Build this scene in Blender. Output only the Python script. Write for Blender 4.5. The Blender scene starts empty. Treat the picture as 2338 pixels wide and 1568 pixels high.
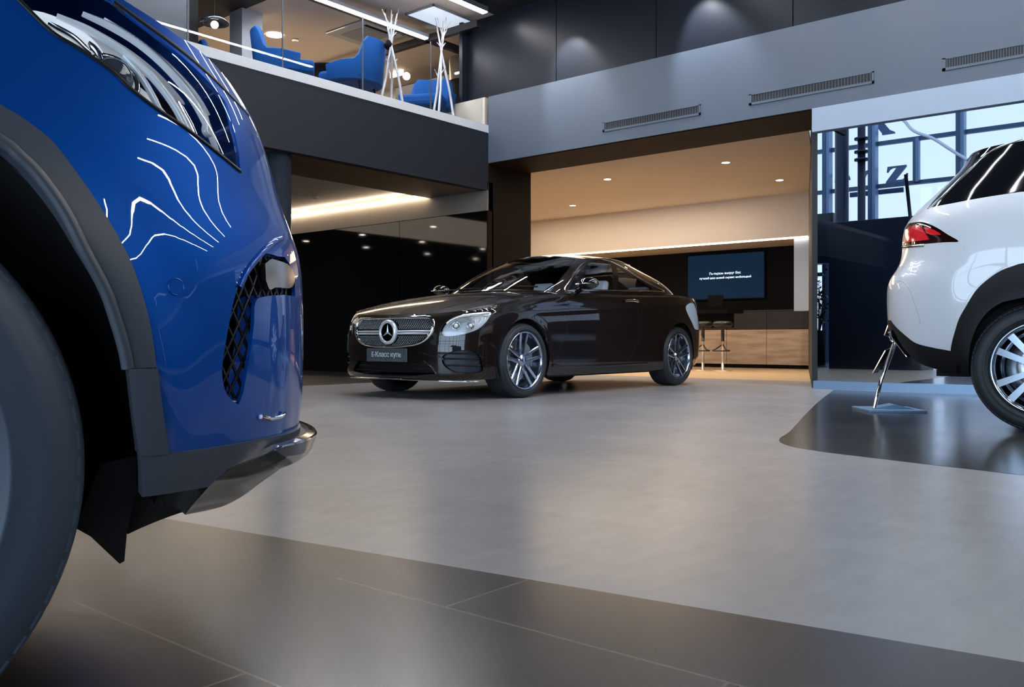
import bpy, bmesh, math, random
from math import radians as R, sin, cos, tan, pi, sqrt, atan2
from mathutils import Vector, Matrix, geometry
from mathutils.bvhtree import BVHTree

random.seed(7)
scene = bpy.context.scene
COL = scene.collection

# ------------------------------------------------------------------ camera
F, CX, HY, CH = 2040.0, 1125.0, 775.0, 0.53
HEAD = R(40.3)
W_, H_ = 2338, 1568
cd = bpy.data.cameras.new('camera')
cam = bpy.data.objects.new('camera', cd)
COL.objects.link(cam)
cam.location = (0, 0, CH)
cam.rotation_euler = (R(90), 0, HEAD)
cd.sensor_fit = 'HORIZONTAL'
cd.sensor_width = 36.0
cd.lens = F / W_ * 36.0
cd.shift_x = (W_ / 2 - CX) / W_
cd.shift_y = -(H_ / 2 - HY) / W_
cd.clip_start = 0.05
cd.clip_end = 200
scene.camera = cam

_s, _c = sin(HEAD), cos(HEAD)

def ray(px, py):
    """direction in the room of a line of sight given in photo pixels"""
    x = (px - CX) / F
    return Vector((_c * x - _s, _s * x + _c, (HY - py) / F))

def c2w(x, y, z=0.0):
    """right / forward of the camera to room coordinates"""
    return Vector((_c * x - _s * y, _s * x + _c * y, z))

def on_x(px, py, X):
    r = ray(px, py); k = X / r.x
    return Vector((X, k * r.y, CH + k * r.z))

def on_y(px, py, Y):
    r = ray(px, py); k = Y / r.y
    return Vector((k * r.x, Y, CH + k * r.z))

def on_z(px, py, Z=0.0):
    r = ray(px, py); k = (Z - CH) / r.z
    return Vector((k * r.x, k * r.y, Z))

# ------------------------------------------------------------------ materials
MATS = {}

def mat(name, col=(.5, .5, .5), rough=.5, metal=0., spec=.5, coat=0., coat_rough=.03, emit=None, estr=0.,
        trans=0., ior=1.5, alpha=1., bump=None, noise=None, sheen=0.):
    if name in MATS:
        return MATS[name]
    m = bpy.data.materials.new(name)
    m.use_nodes = True
    nt = m.node_tree
    b = nt.nodes['Principled BSDF']
    b.inputs['Base Color'].default_value = (*col, 1)
    b.inputs['Roughness'].default_value = rough
    b.inputs['Metallic'].default_value = metal
    b.inputs['Specular IOR Level'].default_value = spec
    b.inputs['Coat Weight'].default_value = coat
    b.inputs['Coat Roughness'].default_value = coat_rough
    b.inputs['IOR'].default_value = ior
    b.inputs['Transmission Weight'].default_value = trans
    b.inputs['Alpha'].default_value = alpha
    b.inputs['Sheen Weight'].default_value = sheen
    if emit:
        b.inputs['Emission Color'].default_value = (*emit, 1)
        b.inputs['Emission Strength'].default_value = estr
    if noise:            # (scale, amount) small natural variation of the colour
        tc = nt.nodes.new('ShaderNodeTexCoord')
        n = nt.nodes.new('ShaderNodeTexNoise'); n.inputs['Scale'].default_value = noise[0]
        n.inputs['Detail'].default_value = 6
        mx = nt.nodes.new('ShaderNodeMix'); mx.data_type = 'RGBA'
        mx.inputs[6].default_value = (*[c * (1 - noise[1]) for c in col], 1)
        mx.inputs[7].default_value = (*[min(1, c * (1 + noise[1])) for c in col], 1)
        nt.links.new(tc.outputs['Object'], n.inputs['Vector'])
        nt.links.new(n.outputs['Fac'], mx.inputs[0])
        nt.links.new(mx.outputs[2], b.inputs['Base Color'])
    if bump:             # (scale, strength)
        tc = nt.nodes.new('ShaderNodeTexCoord')
        n = nt.nodes.new('ShaderNodeTexNoise'); n.inputs['Scale'].default_value = bump[0]
        bp = nt.nodes.new('ShaderNodeBump'); bp.inputs['Strength'].default_value = bump[1]
        bp.inputs['Distance'].default_value = .01
        nt.links.new(tc.outputs['Object'], n.inputs['Vector'])
        nt.links.new(n.outputs['Fac'], bp.inputs['Height'])
        nt.links.new(bp.outputs['Normal'], b.inputs['Normal'])
    MATS[name] = m
    return m

def glass_mat(name, tint=(1, 1, 1), ior=1.45, rough=0.0):
    """thin pane: lets light straight through, mirrors by Fresnel"""
    m = bpy.data.materials.new(name); m.use_nodes = True
    nt = m.node_tree; nt.nodes.clear()
    out = nt.nodes.new('ShaderNodeOutputMaterial')
    mx = nt.nodes.new('ShaderNodeMixShader')
    tr = nt.nodes.new('ShaderNodeBsdfTransparent'); tr.inputs['Color'].default_value = (*tint, 1)
    gl = nt.nodes.new('ShaderNodeBsdfGlossy'); gl.inputs['Roughness'].default_value = rough
    fr = nt.nodes.new('ShaderNodeFresnel'); fr.inputs['IOR'].default_value = ior
    ge = nt.nodes.new('ShaderNodeNewGeometry'); iv = nt.nodes.new('ShaderNodeMath'); iv.operation = 'SUBTRACT'; iv.inputs[0].default_value = 1
    mu = nt.nodes.new('ShaderNodeMath'); mu.operation = 'MULTIPLY'       # only the face that meets the ray mirrors
    nt.links.new(ge.outputs['Backfacing'], iv.inputs[1]); nt.links.new(fr.outputs[0], mu.inputs[0]); nt.links.new(iv.outputs[0], mu.inputs[1])
    nt.links.new(mu.outputs[0], mx.inputs[0])
    nt.links.new(tr.outputs[0], mx.inputs[1]); nt.links.new(gl.outputs[0], mx.inputs[2])
    nt.links.new(mx.outputs[0], out.inputs['Surface'])
    MATS[name] = m
    return m

# ------------------------------------------------------------------ object helpers
def tag(o, label=None, cat=None, group=None, kind=None):
    if label: o['label'] = label
    if cat: o['category'] = cat
    if group: o['group'] = group
    if kind: o['kind'] = kind
    return o

def thing(name, loc, label, cat, rotz=0, group=None):
    o = bpy.data.objects.new(name, None)
    o.empty_display_size = .1
    COL.objects.link(o)
    o.location = loc; o.rotation_euler = (0, 0, rotz)
    return tag(o, label, cat, group)

def link(name, me, m=None, parent=None, smooth=False, loc=None):
    if m is not None:
        for mm in (m if isinstance(m, (list, tuple)) else [m]):
            me.materials.append(mm)
    o = bpy.data.objects.new(name, me)
    COL.objects.link(o)
    if parent: o.parent = parent
    if loc is not None: o.location = loc
    if smooth:
        me.polygons.foreach_set('use_smooth', [True] * len(me.polygons))
    return o

def build(name, bm, m, parent=None, smooth=False, bevel=0, auto=None, loc=None):
    me = bpy.data.meshes.new(name)
    if auto is not None:
        bmesh.ops.recalc_face_normals(bm, faces=bm.faces)
        for e in bm.edges:
            if len(e.link_faces) == 2 and e.calc_face_angle(0) > R(auto):
                e.smooth = False
        smooth = True
    bm.to_mesh(me); bm.free()
    o = link(name, me, m, parent, smooth, loc)
    if bevel:
        md = o.modifiers.new('bevel', 'BEVEL'); md.width = bevel; md.segments = 2; md.limit_method = 'ANGLE'
    return o

def BM():
    return bmesh.new()

def box(bm, x0, y0, z0, x1, y1, z1, mi=0, M=None):
    x0, x1 = min(x0, x1), max(x0, x1); y0, y1 = min(y0, y1), max(y0, y1); z0, z1 = min(z0, z1), max(z0, z1)
    P = [(x0, y0, z0), (x1, y0, z0), (x1, y1, z0), (x0, y1, z0), (x0, y0, z1), (x1, y0, z1), (x1, y1, z1), (x0, y1, z1)]
    v = [bm.verts.new(M @ Vector(p) if M else p) for p in P]
    for f in ((0, 3, 2, 1), (4, 5, 6, 7), (0, 1, 5, 4), (1, 2, 6, 5), (2, 3, 7, 6), (3, 0, 4, 7)):
        fc = bm.faces.new([v[i] for i in f]); fc.material_index = mi
    return v

def prism(bm, pts, axis, a, b, mi=0, M=None):
    """pts: 2D outline; extruded along axis from a to b"""
    def P(p, t):
        q = {'x': (t, p[0], p[1]), 'y': (p[0], t, p[1]), 'z': (p[0], p[1], t)}[axis]
        return M @ Vector(q) if M else q
    A = [bm.verts.new(P(p, a)) for p in pts]; B = [bm.verts.new(P(p, b)) for p in pts]
    n = len(pts)
    for i in range(n):
        bm.faces.new([A[i], A[(i + 1) % n], B[(i + 1) % n], B[i]]).material_index = mi
    bm.faces.new(list(reversed(A))).material_index = mi
    bm.faces.new(B).material_index = mi

def tube(bm, pts, r, seg=10, cap=True, mi=0, closed=False):
    """round bar along a polyline; r may be a list"""
    pts = [Vector(p) for p in pts]
    n = len(pts)
    rs = r if isinstance(r, (list, tuple)) else [r] * n
    rings = []
    up = None
    for i, p in enumerate(pts):
        if closed:
            d = pts[(i + 1) % n] - pts[i - 1]
        else:
            d = pts[min(i + 1, n - 1)] - pts[max(i - 1, 0)]
        d.normalize()
        if up is None:
            up = Vector((0, 0, 1)) if abs(d.z) < .9 else Vector((1, 0, 0))
        a = d.cross(up).normalized(); b = a.cross(d).normalized(); up = b
        rings.append([bm.verts.new(p + (a * cos(t) + b * sin(t)) * rs[i]) for t in [2 * pi * k / seg for k in range(seg)]])
    m = n if closed else n - 1
    for i in range(m):
        A, B = rings[i], rings[(i + 1) % n]
        for k in range(seg):
            f = bm.faces.new([A[k], A[(k + 1) % seg], B[(k + 1) % seg], B[k]]); f.material_index = mi; f.smooth = True
    if cap and not closed:
        bm.faces.new(rings[0]).material_index = mi; bm.faces.new(list(reversed(rings[-1]))).material_index = mi

def lathe(bm, prof, M=None, seg=48, axis='z', mi=0, close=False, cap=True):
    """prof: list of (radius, height) spun about the axis"""
    rings = []
    for r, h in prof:
        ring = []
        for k in range(seg):
            a = 2 * pi * k / seg
            q = {'z': (r * cos(a), r * sin(a), h), 'y': (r * cos(a), h, r * sin(a)), 'x': (h, r * cos(a), r * sin(a))}[axis]
            ring.append(bm.verts.new(M @ Vector(q) if M else q))
        rings.append(ring)
    n = len(rings)
    for i in range(n if close else n - 1):
        A, B = rings[i], rings[(i + 1) % n]
        for k in range(seg):
            f = bm.faces.new([A[k], A[(k + 1) % seg], B[(k + 1) % seg], B[k]]); f.material_index = mi; f.smooth = True
    if not close and cap:
        for rg in (rings[0], rings[-1]):
            try:
                bm.faces.new(rg).material_index = mi
            except ValueError:
                pass

def copy_tree(o, loc=None, rotz=None, parent=None):
    c = o.copy(); COL.objects.link(c)
    c.parent = parent
    if loc is not None: c.location = loc
    if rotz is not None: c.rotation_euler = (0, 0, rotz)
    for ch in [x for x in COL.objects if x.parent == o]:
        copy_tree(ch, parent=c)
    return c

def text_mesh(name, body, size, M, m, parent=None, extrude=.002, align='CENTER', space=1.0, shear=0., offset=0.):
    cu = bpy.data.curves.new(name, 'FONT')
    cu.body = body; cu.size = size; cu.extrude = extrude; cu.align_x = align; cu.align_y = 'CENTER'
    cu.space_character = space; cu.shear = shear; cu.offset = offset
    t = bpy.data.objects.new(name, cu)
    COL.objects.link(t)
    dg = bpy.context.evaluated_depsgraph_get()
    me = bpy.data.meshes.new_from_object(t.evaluated_get(dg))
    bpy.data.objects.remove(t)
    me.transform(M)
    o = link(name, me, None, parent)
    me.materials.clear(); me.materials.append(m)
    return o

# ------------------------------------------------------------------ curves and curved panels
def spline(keys, x):
    """monotone-ish Catmull-Rom through (x, y) keys"""
    n = len(keys)
    if x <= keys[0][0]: return keys[0][1]
    if x >= keys[-1][0]: return keys[-1][1]
    for i in range(n - 1):
        if keys[i][0] <= x <= keys[i + 1][0]: break
    x0, y0 = keys[i]; x1, y1 = keys[i + 1]
    h = x1 - x0
    def slope(j):
        if j <= 0 or j >= n - 1: 
            j0, j1 = max(j - 1, 0), min(j + 1, n - 1)
            return (keys[j1][1] - keys[j0][1]) / (keys[j1][0] - keys[j0][0])
        return (keys[j + 1][1] - keys[j - 1][1]) / (keys[j + 1][0] - keys[j - 1][0])
    m0, m1 = slope(i), slope(i + 1)
    t = (x - x0) / h
    return (2*t**3 - 3*t*t + 1) * y0 + (t**3 - 2*t*t + t) * h * m0 + (-2*t**3 + 3*t*t) * y1 + (t**3 - t*t) * h * m1

def cr_curve(pts, per=8, closed=False):
    """Catmull-Rom polyline through points (any dimension)"""
    P = [Vector(p) for p in pts]; n = len(P); out = []
    m = n if closed else n - 1
    for i in range(m):
        if closed:
            a, b, c, d = P[i - 1], P[i], P[(i + 1) % n], P[(i + 2) % n]
        else:
            b, c = P[i], P[i + 1]
            a = P[i - 1] if i > 0 else b * 2 - c
            d = P[i + 2] if i + 2 < n else c * 2 - b
        for k in range(per):
            t = k / per
            out.append(.5 * ((2 * b) + (c - a) * t + (2 * a - 5 * b + 4 * c - d) * t * t + (3 * b - a - 3 * c + d) * t ** 3))
    if not closed: out.append(P[-1])
    return out

def inside(p, poly):
    x, y = p; r = False; n = len(poly); j = n - 1
    for i in range(n):
        xi, yi = poly[i]; xj, yj = poly[j]
        if (yi > y) != (yj > y) and x < (xj - xi) * (y - yi) / (yj - yi) + xi: r = not r
        j = i
    return r

class Surf:
    """a curved surface fn(s, z) in a car's own frame; s and z are lengths in metres"""
    def __init__(self, fn, s0, s1, z0, z1, M, ns=140, nz=60):
        self.fn, self.M = fn, M
        self.rng = (s0, s1, z0, z1); self.ns, self.nz = ns, nz
        V = []; Fc = []; self.par = []
        for i in range(ns + 1):
            for j in range(nz + 1):
                s = s0 + (s1 - s0) * i / ns; z = z0 + (z1 - z0) * j / nz
                V.append(M @ fn(s, z)); self.par.append((s, z))
        for i in range(ns):
            for j in range(nz):
                a = i * (nz + 1) + j
                Fc.append((a, a + nz + 1, a + nz + 2)); Fc.append((a, a + nz + 2, a + 1))
        self.V, self.Fc = V, Fc
        self.bvh = BVHTree.FromPolygons(V, Fc)
        self.Mi = M.inverted()
    def pick(self, px, py):
        """surface parameters where the line of sight meets it (nearest point when it misses)"""
        o = Vector((0, 0, CH)); d = ray(px, py).normalized()
        loc, nrm, idx, dist = self.bvh.ray_cast(o, d)
        if loc is None:
            best = None
            k = .4
            while k < 20:
                l2, n2, i2, d2 = self.bvh.find_nearest(o + d * k)
                if l2 is not None and (best is None or d2 < best[0]): best = (d2, l2, i2)
                k += .02 if k < 4 else .05
            loc, idx = best[1], best[2]
        a, b, c = self.Fc[idx]
        A, B, C = self.V[a], self.V[b], self.V[c]
        v0, v1, v2 = B - A, C - A, loc - A
        d00, d01, d11, d20, d21 = v0.dot(v0), v0.dot(v1), v1.dot(v1), v2.dot(v0), v2.dot(v1)
        den = d00 * d11 - d01 * d01 or 1e-12
        v = (d11 * d20 - d01 * d21) / den; w = (d00 * d21 - d01 * d20) / den; u = 1 - v - w
        pa, pb, pc = self.par[a], self.par[b], self.par[c]
        return (u * pa[0] + v * pb[0] + w * pc[0], u * pa[1] + v * pb[1] + w * pc[1])
    def trace(self, pts, per=6, closed=True, curve=True):
        """photo pixels -> loop of parameters; an item ('p', s, z) is taken as it is"""
        P = [tuple(p[1:]) if p[0] == 'p' else self.pick(*p) for p in pts]
        if not curve: return P
        return [tuple(v)[:2] for v in cr_curve([(a, b, 0) for a, b in P], per, closed)]
    def normal(self, s, z, e=.004):
        a = self.fn(s + e, z) - self.fn(s - e, z); b = self.fn(s, z + e) - self.fn(s, z - e)
        return a.cross(b).normalized()

def panel(name, surf, loop, m, parent, holes=(), step=.02, off=0., flip=False, thick=0., fn=None, mirror=False, uoff=None):
    """a piece of the curved surface inside loop and outside holes, in the parent's frame"""
    loop = [(p[0], p[1]) for p in loop]; holes = [[(p[0], p[1]) for p in h] for h in holes]
    V = []; E = []
    for L in [loop] + holes:
        b = len(V)
        Q = []
        for i, p in enumerate(L):
            q = L[(i + 1) % len(L)]
            Q.append(p)
            d = sqrt((p[0] - q[0]) ** 2 + (p[1] - q[1]) ** 2)
            n = int(d / (step * 1.3))
            for k in range(1, n + 1):
                Q.append((p[0] + (q[0] - p[0]) * k / (n + 1), p[1] + (q[1] - p[1]) * k / (n + 1)))
        C = [Q[0]]
        for q in Q[1:]:
            if sqrt((q[0] - C[-1][0]) ** 2 + (q[1] - C[-1][1]) ** 2) > 1e-4: C.append(q)
        V += C; n = len(C)
        E += [(b + i, b + (i + 1) % n) for i in range(n)]
    xs = [p[0] for p in loop]; ys = [p[1] for p in loop]
    x = min(xs) + step / 2
    row = 0
    allb = V[:]
    cell = {}
    for p in allb: cell.setdefault((int(p[0] / step), int(p[1] / step)), []).append(p)
    while x < max(xs):
        y = min(ys) + step / 2 + (step / 2 if row % 2 else 0)
        while y < max(ys):
            if inside((x, y), loop) and not any(inside((x, y), h) for h in holes):
                near = False
                cx_, cy_ = int(x / step), int(y / step)
                for i in (-1, 0, 1):
                    for j in (-1, 0, 1):
                        for q in cell.get((cx_ + i, cy_ + j), ()):
                            if (q[0] - x) ** 2 + (q[1] - y) ** 2 < (step * .4) ** 2: near = True
                if not near: V.append((x, y))
            y += step
        x += step * .87; row += 1
    r = geometry.delaunay_2d_cdt([Vector(v) for v in V], E, [], 0, 1e-6)
    vo, fo = r[0], r[2]
    fcs = []
    for f in fo:
        cx_ = sum(vo[i].x for i in f) / len(f); cy_ = sum(vo[i].y for i in f) / len(f)
        if inside((cx_, cy_), loop) and not any(inside((cx_, cy_), h) for h in holes):
            fcs.append(list(f))
    used = sorted({i for f in fcs for i in f}); ix = {u: k for k, u in enumerate(used)}
    sg = -1 if flip else 1
    co = []; nr = []
    for i in used:
        s, z = vo[i].x, vo[i].y
        n = surf.normal(s, z) * sg
        o = off + (uoff(s, z) if uoff else 0)
        p = surf.fn(s, z) + n * o
        if mirror: p = Vector((p.x, -p.y, p.z)); n = Vector((n.x, -n.y, n.z))
        co.append(p); nr.append(n)
    F2 = []
    for f in fcs:
        f = [ix[i] for i in f]
        a, b, c = co[f[0]], co[f[1]], co[f[2]]
        if (b - a).cross(c - a).dot(nr[f[0]]) < 0: f.reverse()
        F2.append(f)
    if thick:                                  # give the sheet a body: a back skin and a rim
        n0 = len(co)
        cnt = {}
        for f in F2:
            for k in range(len(f)):
                e = (f[k], f[(k + 1) % len(f)]); cnt[e] = 1
        rim = [e for e in cnt if (e[1], e[0]) not in cnt]
        back = [c - n * thick for c, n in zip(co, nr)]
        fb = [[i + n0 for i in reversed(f)] for f in F2]
        fr_ = [[e[1], e[0], e[0] + n0, e[1] + n0] for e in rim]
        co2 = co + back
        me = bpy.data.meshes.new(name); me.from_pydata(co2, [], F2 + fb + fr_); me.update()
        me.polygons.foreach_set('use_smooth', [True] * (len(F2) + len(fb)) + [False] * len(fr_))
        ln = []
        pn = [p.normal.copy() for p in me.polygons]
        for pi_, p in enumerate(me.polygons):
            for li in p.loop_indices:
                vi = me.loops[li].vertex_index
                if pi_ < len(F2): ln.append(nr[vi])
                elif pi_ < len(F2) + len(fb): ln.append(-nr[vi - n0])
                else: ln.append(pn[pi_])
        me.normals_split_custom_set(ln)
    else:
        me = bpy.data.meshes.new(name); me.from_pydata(co, [], F2); me.update()
        me.polygons.foreach_set('use_smooth', [True] * len(F2))
        me.normals_split_custom_set_from_vertices(nr)
    return link(name, me, m, parent)

def grid_mesh(name, fn, nu, nv, m, parent=None, closed_u=False, flip=False, thick=0):
    V = []; Fc = []
    for i in range(nu + 1):
        for j in range(nv + 1):
            V.append(fn(i / nu, j / nv))
    for i in range(nu):
        for j in range(nv):
            a = i * (nv + 1) + j
            f = [a, a + nv + 1, a + nv + 2, a + 1]
            Fc.append(f[::-1] if flip else f)
    me = bpy.data.meshes.new(name); me.from_pydata([tuple(v) for v in V], [], Fc); me.update()
    o = link(name, me, m, parent, True)
    if thick:
        md = o.modifiers.new('solid', 'SOLIDIFY'); md.thickness = thick
    return o
# ------------------------------------------------------------------ room materials
def stone_mat(name, c1, c2, rough, joint, jcol, spec=.5, aniso=0.):
    """polished stone slabs in a running bond; joints only where 'joint' > 0"""
    m = bpy.data.materials.new(name); m.use_nodes = True
    nt = m.node_tree; b = nt.nodes['Principled BSDF']; L = nt.links
    geo = nt.nodes.new('ShaderNodeNewGeometry')
    mp = nt.nodes.new('ShaderNodeMapping'); mp.inputs['Location'].default_value = (.615 + 1.2, -.829 + .458 * 1 + .0, 0)
    L.new(geo.outputs['Position'], mp.inputs['Vector'])
    br = nt.nodes.new('ShaderNodeTexBrick'); br.offset = .5
    br.inputs['Scale'].default_value = 1; br.inputs['Brick Width'].default_value = 1.2; br.inputs['Row Height'].default_value = .458
    br.inputs['Mortar Size'].default_value = .0035; br.inputs['Mortar Smooth'].default_value = .2
    br.inputs['Color1'].default_value = (0, 0, 0, 1); br.inputs['Color2'].default_value = (1, 1, 1, 1)
    L.new(mp.outputs[0], br.inputs['Vector'])
    n1 = nt.nodes.new('ShaderNodeTexNoise'); n1.inputs['Scale'].default_value = 1.6; n1.inputs['Detail'].default_value = 3
    n1.inputs['Roughness'].default_value = .6
    L.new(geo.outputs['Position'], n1.inputs['Vector'])
    mp2 = nt.nodes.new('ShaderNodeMapping'); mp2.inputs['Scale'].default_value = (9, 3.0, 1)
    mp2.inputs['Rotation'].default_value = (0, 0, R(20))
    L.new(geo.outputs['Position'], mp2.inputs['Vector'])
    n2 = nt.nodes.new('ShaderNodeTexNoise'); n2.inputs['Scale'].default_value = 2.2; n2.inputs['Detail'].default_value = 3
    n2.inputs['Roughness'].default_value = .5
    L.new(mp2.outputs[0], n2.inputs['Vector'])
    ad = nt.nodes.new('ShaderNodeMath'); ad.operation = 'MULTIPLY_ADD'; ad.inputs[1].default_value = .5
    L.new(n1.outputs['Fac'], ad.inputs[0])
    ml = nt.nodes.new('ShaderNodeMath'); ml.operation = 'MULTIPLY'; ml.inputs[1].default_value = .5
    L.new(n2.outputs['Fac'], ml.inputs[0]); L.new(ml.outputs[0], ad.inputs[2])
    ad2 = nt.nodes.new('ShaderNodeMath'); ad2.operation = 'MULTIPLY_ADD'; ad2.inputs[1].default_value = .12
    L.new(br.outputs['Color'], ad2.inputs[0]); L.new(ad.outputs[0], ad2.inputs[2])
    cr = nt.nodes.new('ShaderNodeValToRGB')
    cr.color_ramp.elements[0].position = .3; cr.color_ramp.elements[0].color = (*c1, 1)
    cr.color_ramp.elements[1].position = .8; cr.color_ramp.elements[1].color = (*c2, 1)
    L.new(ad2.outputs[0], cr.inputs[0])
    mx = nt.nodes.new('ShaderNodeMix'); mx.data_type = 'RGBA'
    jm = nt.nodes.new('ShaderNodeMath'); jm.operation = 'MULTIPLY'; jm.inputs[1].default_value = joint
    L.new(br.outputs['Fac'], jm.inputs[0]); L.new(jm.outputs[0], mx.inputs[0])
    L.new(cr.outputs[0], mx.inputs[6]); mx.inputs[7].default_value = (*jcol, 1)
    L.new(mx.outputs[2], b.inputs['Base Color'])
    rr = nt.nodes.new('ShaderNodeMapRange'); rr.inputs['To Min'].default_value = rough - .03; rr.inputs['To Max'].default_value = rough + .05
    L.new(n1.outputs['Fac'], rr.inputs['Value']); L.new(rr.outputs[0], b.inputs['Roughness'])
    n3 = nt.nodes.new('ShaderNodeTexNoise'); n3.inputs['Scale'].default_value = 4.5; n3.inputs['Detail'].default_value = 1.5
    L.new(geo.outputs['Position'], n3.inputs['Vector'])
    bp = nt.nodes.new('ShaderNodeBump'); bp.inputs['Strength'].default_value = .03; bp.inputs['Distance'].default_value = .004
    L.new(n3.outputs['Fac'], bp.inputs['Height']); L.new(bp.outputs[0], b.inputs['Normal'])
    b.inputs['Specular IOR Level'].default_value = spec
    return m

M_floor = stone_mat('pale_stone', (.30, .295, .305), (.37, .365, .375), .24, .18, (.36, .34, .33))
M_floor_dark = stone_mat('brown_grey_stone', (.034, .028, .023), (.048, .040, .033), .24, .7, (.15, .135, .115), .6)
M_floor_patch = stone_mat('charcoal_stone', (.034, .033, .031), (.05, .047, .043), .18, .2, (.11, .1, .09), .9)
M_floor_mezz = stone_mat('dark_stone', (.03, .028, .027), (.05, .046, .045), .3, .15, (.08, .08, .08))  # darker stone laid under the mezzanine
M_beige_floor = mat('beige_floor', (.55, .38, .22), .35, noise=(3, .08))
M_black_floor = mat('black_floor', (.003, .003, .004), .3)
M_beam = mat('slate_grey_panel', (.085, .108, .145), .45, noise=(.6, .06))
M_wall_up = mat('navy_black_panel', (.010, .0125, .019), .34, spec=.15, noise=(.4, .1))
M_fascia = mat('charcoal_fascia', (.020, .023, .031), .55, spec=.3, noise=(.5, .08))
M_fascia_top = mat('pale_slab_edge', (.85, .85, .87), .6, noise=(30, .06))
M_brown = mat('dark_brown_portal', (.014, .008, .005), .6, spec=.1)
M_soffit = mat('mezzanine_soffit', (.20, .12, .065), .35)
M_white_ceiling = mat('white_ceiling', (.62, .56, .50), .8)
M_cream = mat('cream_wall', (.60, .53, .44), .75)
M_lounge_ceiling = mat('beige_lounge_ceiling', (.60, .52, .44), .8)
M_black = mat('matt_black', (.003, .003, .004), .8, spec=.15)
M_dark_ceiling = mat('black_ceiling', (.008, .008, .011), .7)
M_gloss_black = mat('black_glass_wall', (.0015, .0015, .002), .04, spec=.5)
M_bulk = mat('bronze_bulkhead', (.22, .185, .15), .45, noise=(1.2, .25))
M_blue_grey = mat('blue_grey_panel', (.33, .40, .51), .5)
M_navy = mat('navy_panel', (.008, .013, .024), .4)
M_mull = mat('blue_aluminium', (.05, .10, .17), .4, metal=.3)
M_mull_lit = mat('lit_blue_aluminium', (.16, .26, .40), .4, metal=.3)  # lighter copy paints the lit right face of the mullions
M_plinth = mat('steel_blue_plinth', (.22, .34, .50), .3, metal=.5)
M_glass = glass_mat('clear_glass', (.97, .985, 1), 1.45)
M_vitrine = glass_mat('vitrine_glass', (.93, .96, 1), 1.35)
M_led = mat('led_white', (1, 1, 1), emit=(.95, .97, 1), estr=55)
M_led_warm = mat('led_warm', (1, 1, 1), emit=(1, .82, .62), estr=12)
M_spot = mat('spot_face', (1, 1, 1), emit=(1, .9, .78), estr=40)
M_alu = mat('grey_aluminium', (.30, .32, .35), .35, metal=.6)
M_track = mat('dark_brown_track', (.012, .008, .008), .5)
M_grille = mat('vent_slot', (.004, .005, .008), .6)

def struct(name, bm, m, **k):
    o = build(name, bm, m, **k); o['kind'] = 'structure'; return o

XE = -8.24      # edge of the mezzanine
YB = 9.62       # plane of the big beam
ZS = 3.565      # mezzanine floor
# ------------------------------------------------------------------ floor
bm = BM()
def zone(pts, z, mi):
    v = [bm.verts.new((p[0], p[1], z)) for p in pts]
    f = bm.faces.new(v); f.material_index = mi
    if f.normal.z < 0 or True:
        f.normal_update()
        if f.normal.z < 0: f.normal_flip()
zone([(XE, -9), (13, -9), (13, 11.2), (XE, 11.2)], 0, 0)
# dark foreground, bounded by one straight line
zone([(-6.2, .87), (-2.263, 1.413), (-.338, 1.674), (3.5, 2.19), (3.5, -9), (XE, -9), (XE, .6)], .001, 1)
# dark inlay with a rounded corner
pt = [(-3.35, 9.5)] + [tuple(v)[:2] for v in cr_curve([(-3.272, 9.24, 0), (-2.85, 7.75, 0), (-2.414, 6.292, 0), (-2.03, 5.05, 0), (-1.915, 4.62, 0), (-1.78, 4.38, 0), (-1.561, 4.235, 0), (-1.28, 4.15, 0), (-.815, 4.034, 0), (.6, 3.72, 0), (3.0, 3.2, 0)], 6)] + [(6, 2.6), (6, 9.5)]
zone(pt, .001, 2)
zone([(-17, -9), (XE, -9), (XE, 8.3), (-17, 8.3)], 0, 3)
zone([(-17, 8.3), (XE, 8.3), (XE, 9.7), (-17, 9.7)], 0, 5)
zone([(-13, 9.7), (XE, 9.7), (XE, 11.2), (-13, 11.2)], 0, 4)
zone([(-13, 11.2), (-3.3, 11.2), (-3.3, 17), (-13, 17)], 0, 4)
zone([(-3.3, 11.2), (13, 11.2), (13, 24), (-9, 24), (-9, 17), (-3.3, 17)], 0, 2)
struct('floor', bm, [M_floor, M_floor_dark, M_floor_patch, M_floor_mezz, M_beige_floor, M_black_floor])

# ------------------------------------------------------------------ beam, portal and upper wall
bm = BM()
box(bm, XE, YB, 3.03, 13, YB + .95, 3.97)
o = struct('trim_1', bm, [M_beam])
bm = BM()                                     # brown lining of the portal
box(bm, XE - .02, YB + .02, 3.018, -3.60, YB + .93, 3.032)
box(bm, XE - .25, YB + .005, 0, XE, YB + .98, 3.03)
box(bm, -3.62, YB + .04, 2.9, -3.58, YB + .95, 3.03)
struct('trim_2', bm, [M_brown])
bm = BM()
xj = [on_y(p, 100, YB + .15).x for p in (1272, 1500, 1812)]
xs = [-8.74] + xj + [1.0, 4.0, 9.0, 13.0]
for a, b_ in zip(xs[:-1], xs[1:]):
    box(bm, a + .006, YB + .13, 3.9, b_ - .006, YB + .19, 6.2)
box(bm, -8.74, YB + .19, 3.9, 13, YB + .25, 6.2)
box(bm, -8.80, YB - .0, 3.97, -8.74, YB + .25, 6.2)
struct('wall_back', bm, [M_wall_up])
bm = BM(); box(bm, -17, YB - .02, ZS, XE - .05, YB + .12, 3.97); struct('trim_3', bm, [M_cream])

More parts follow.
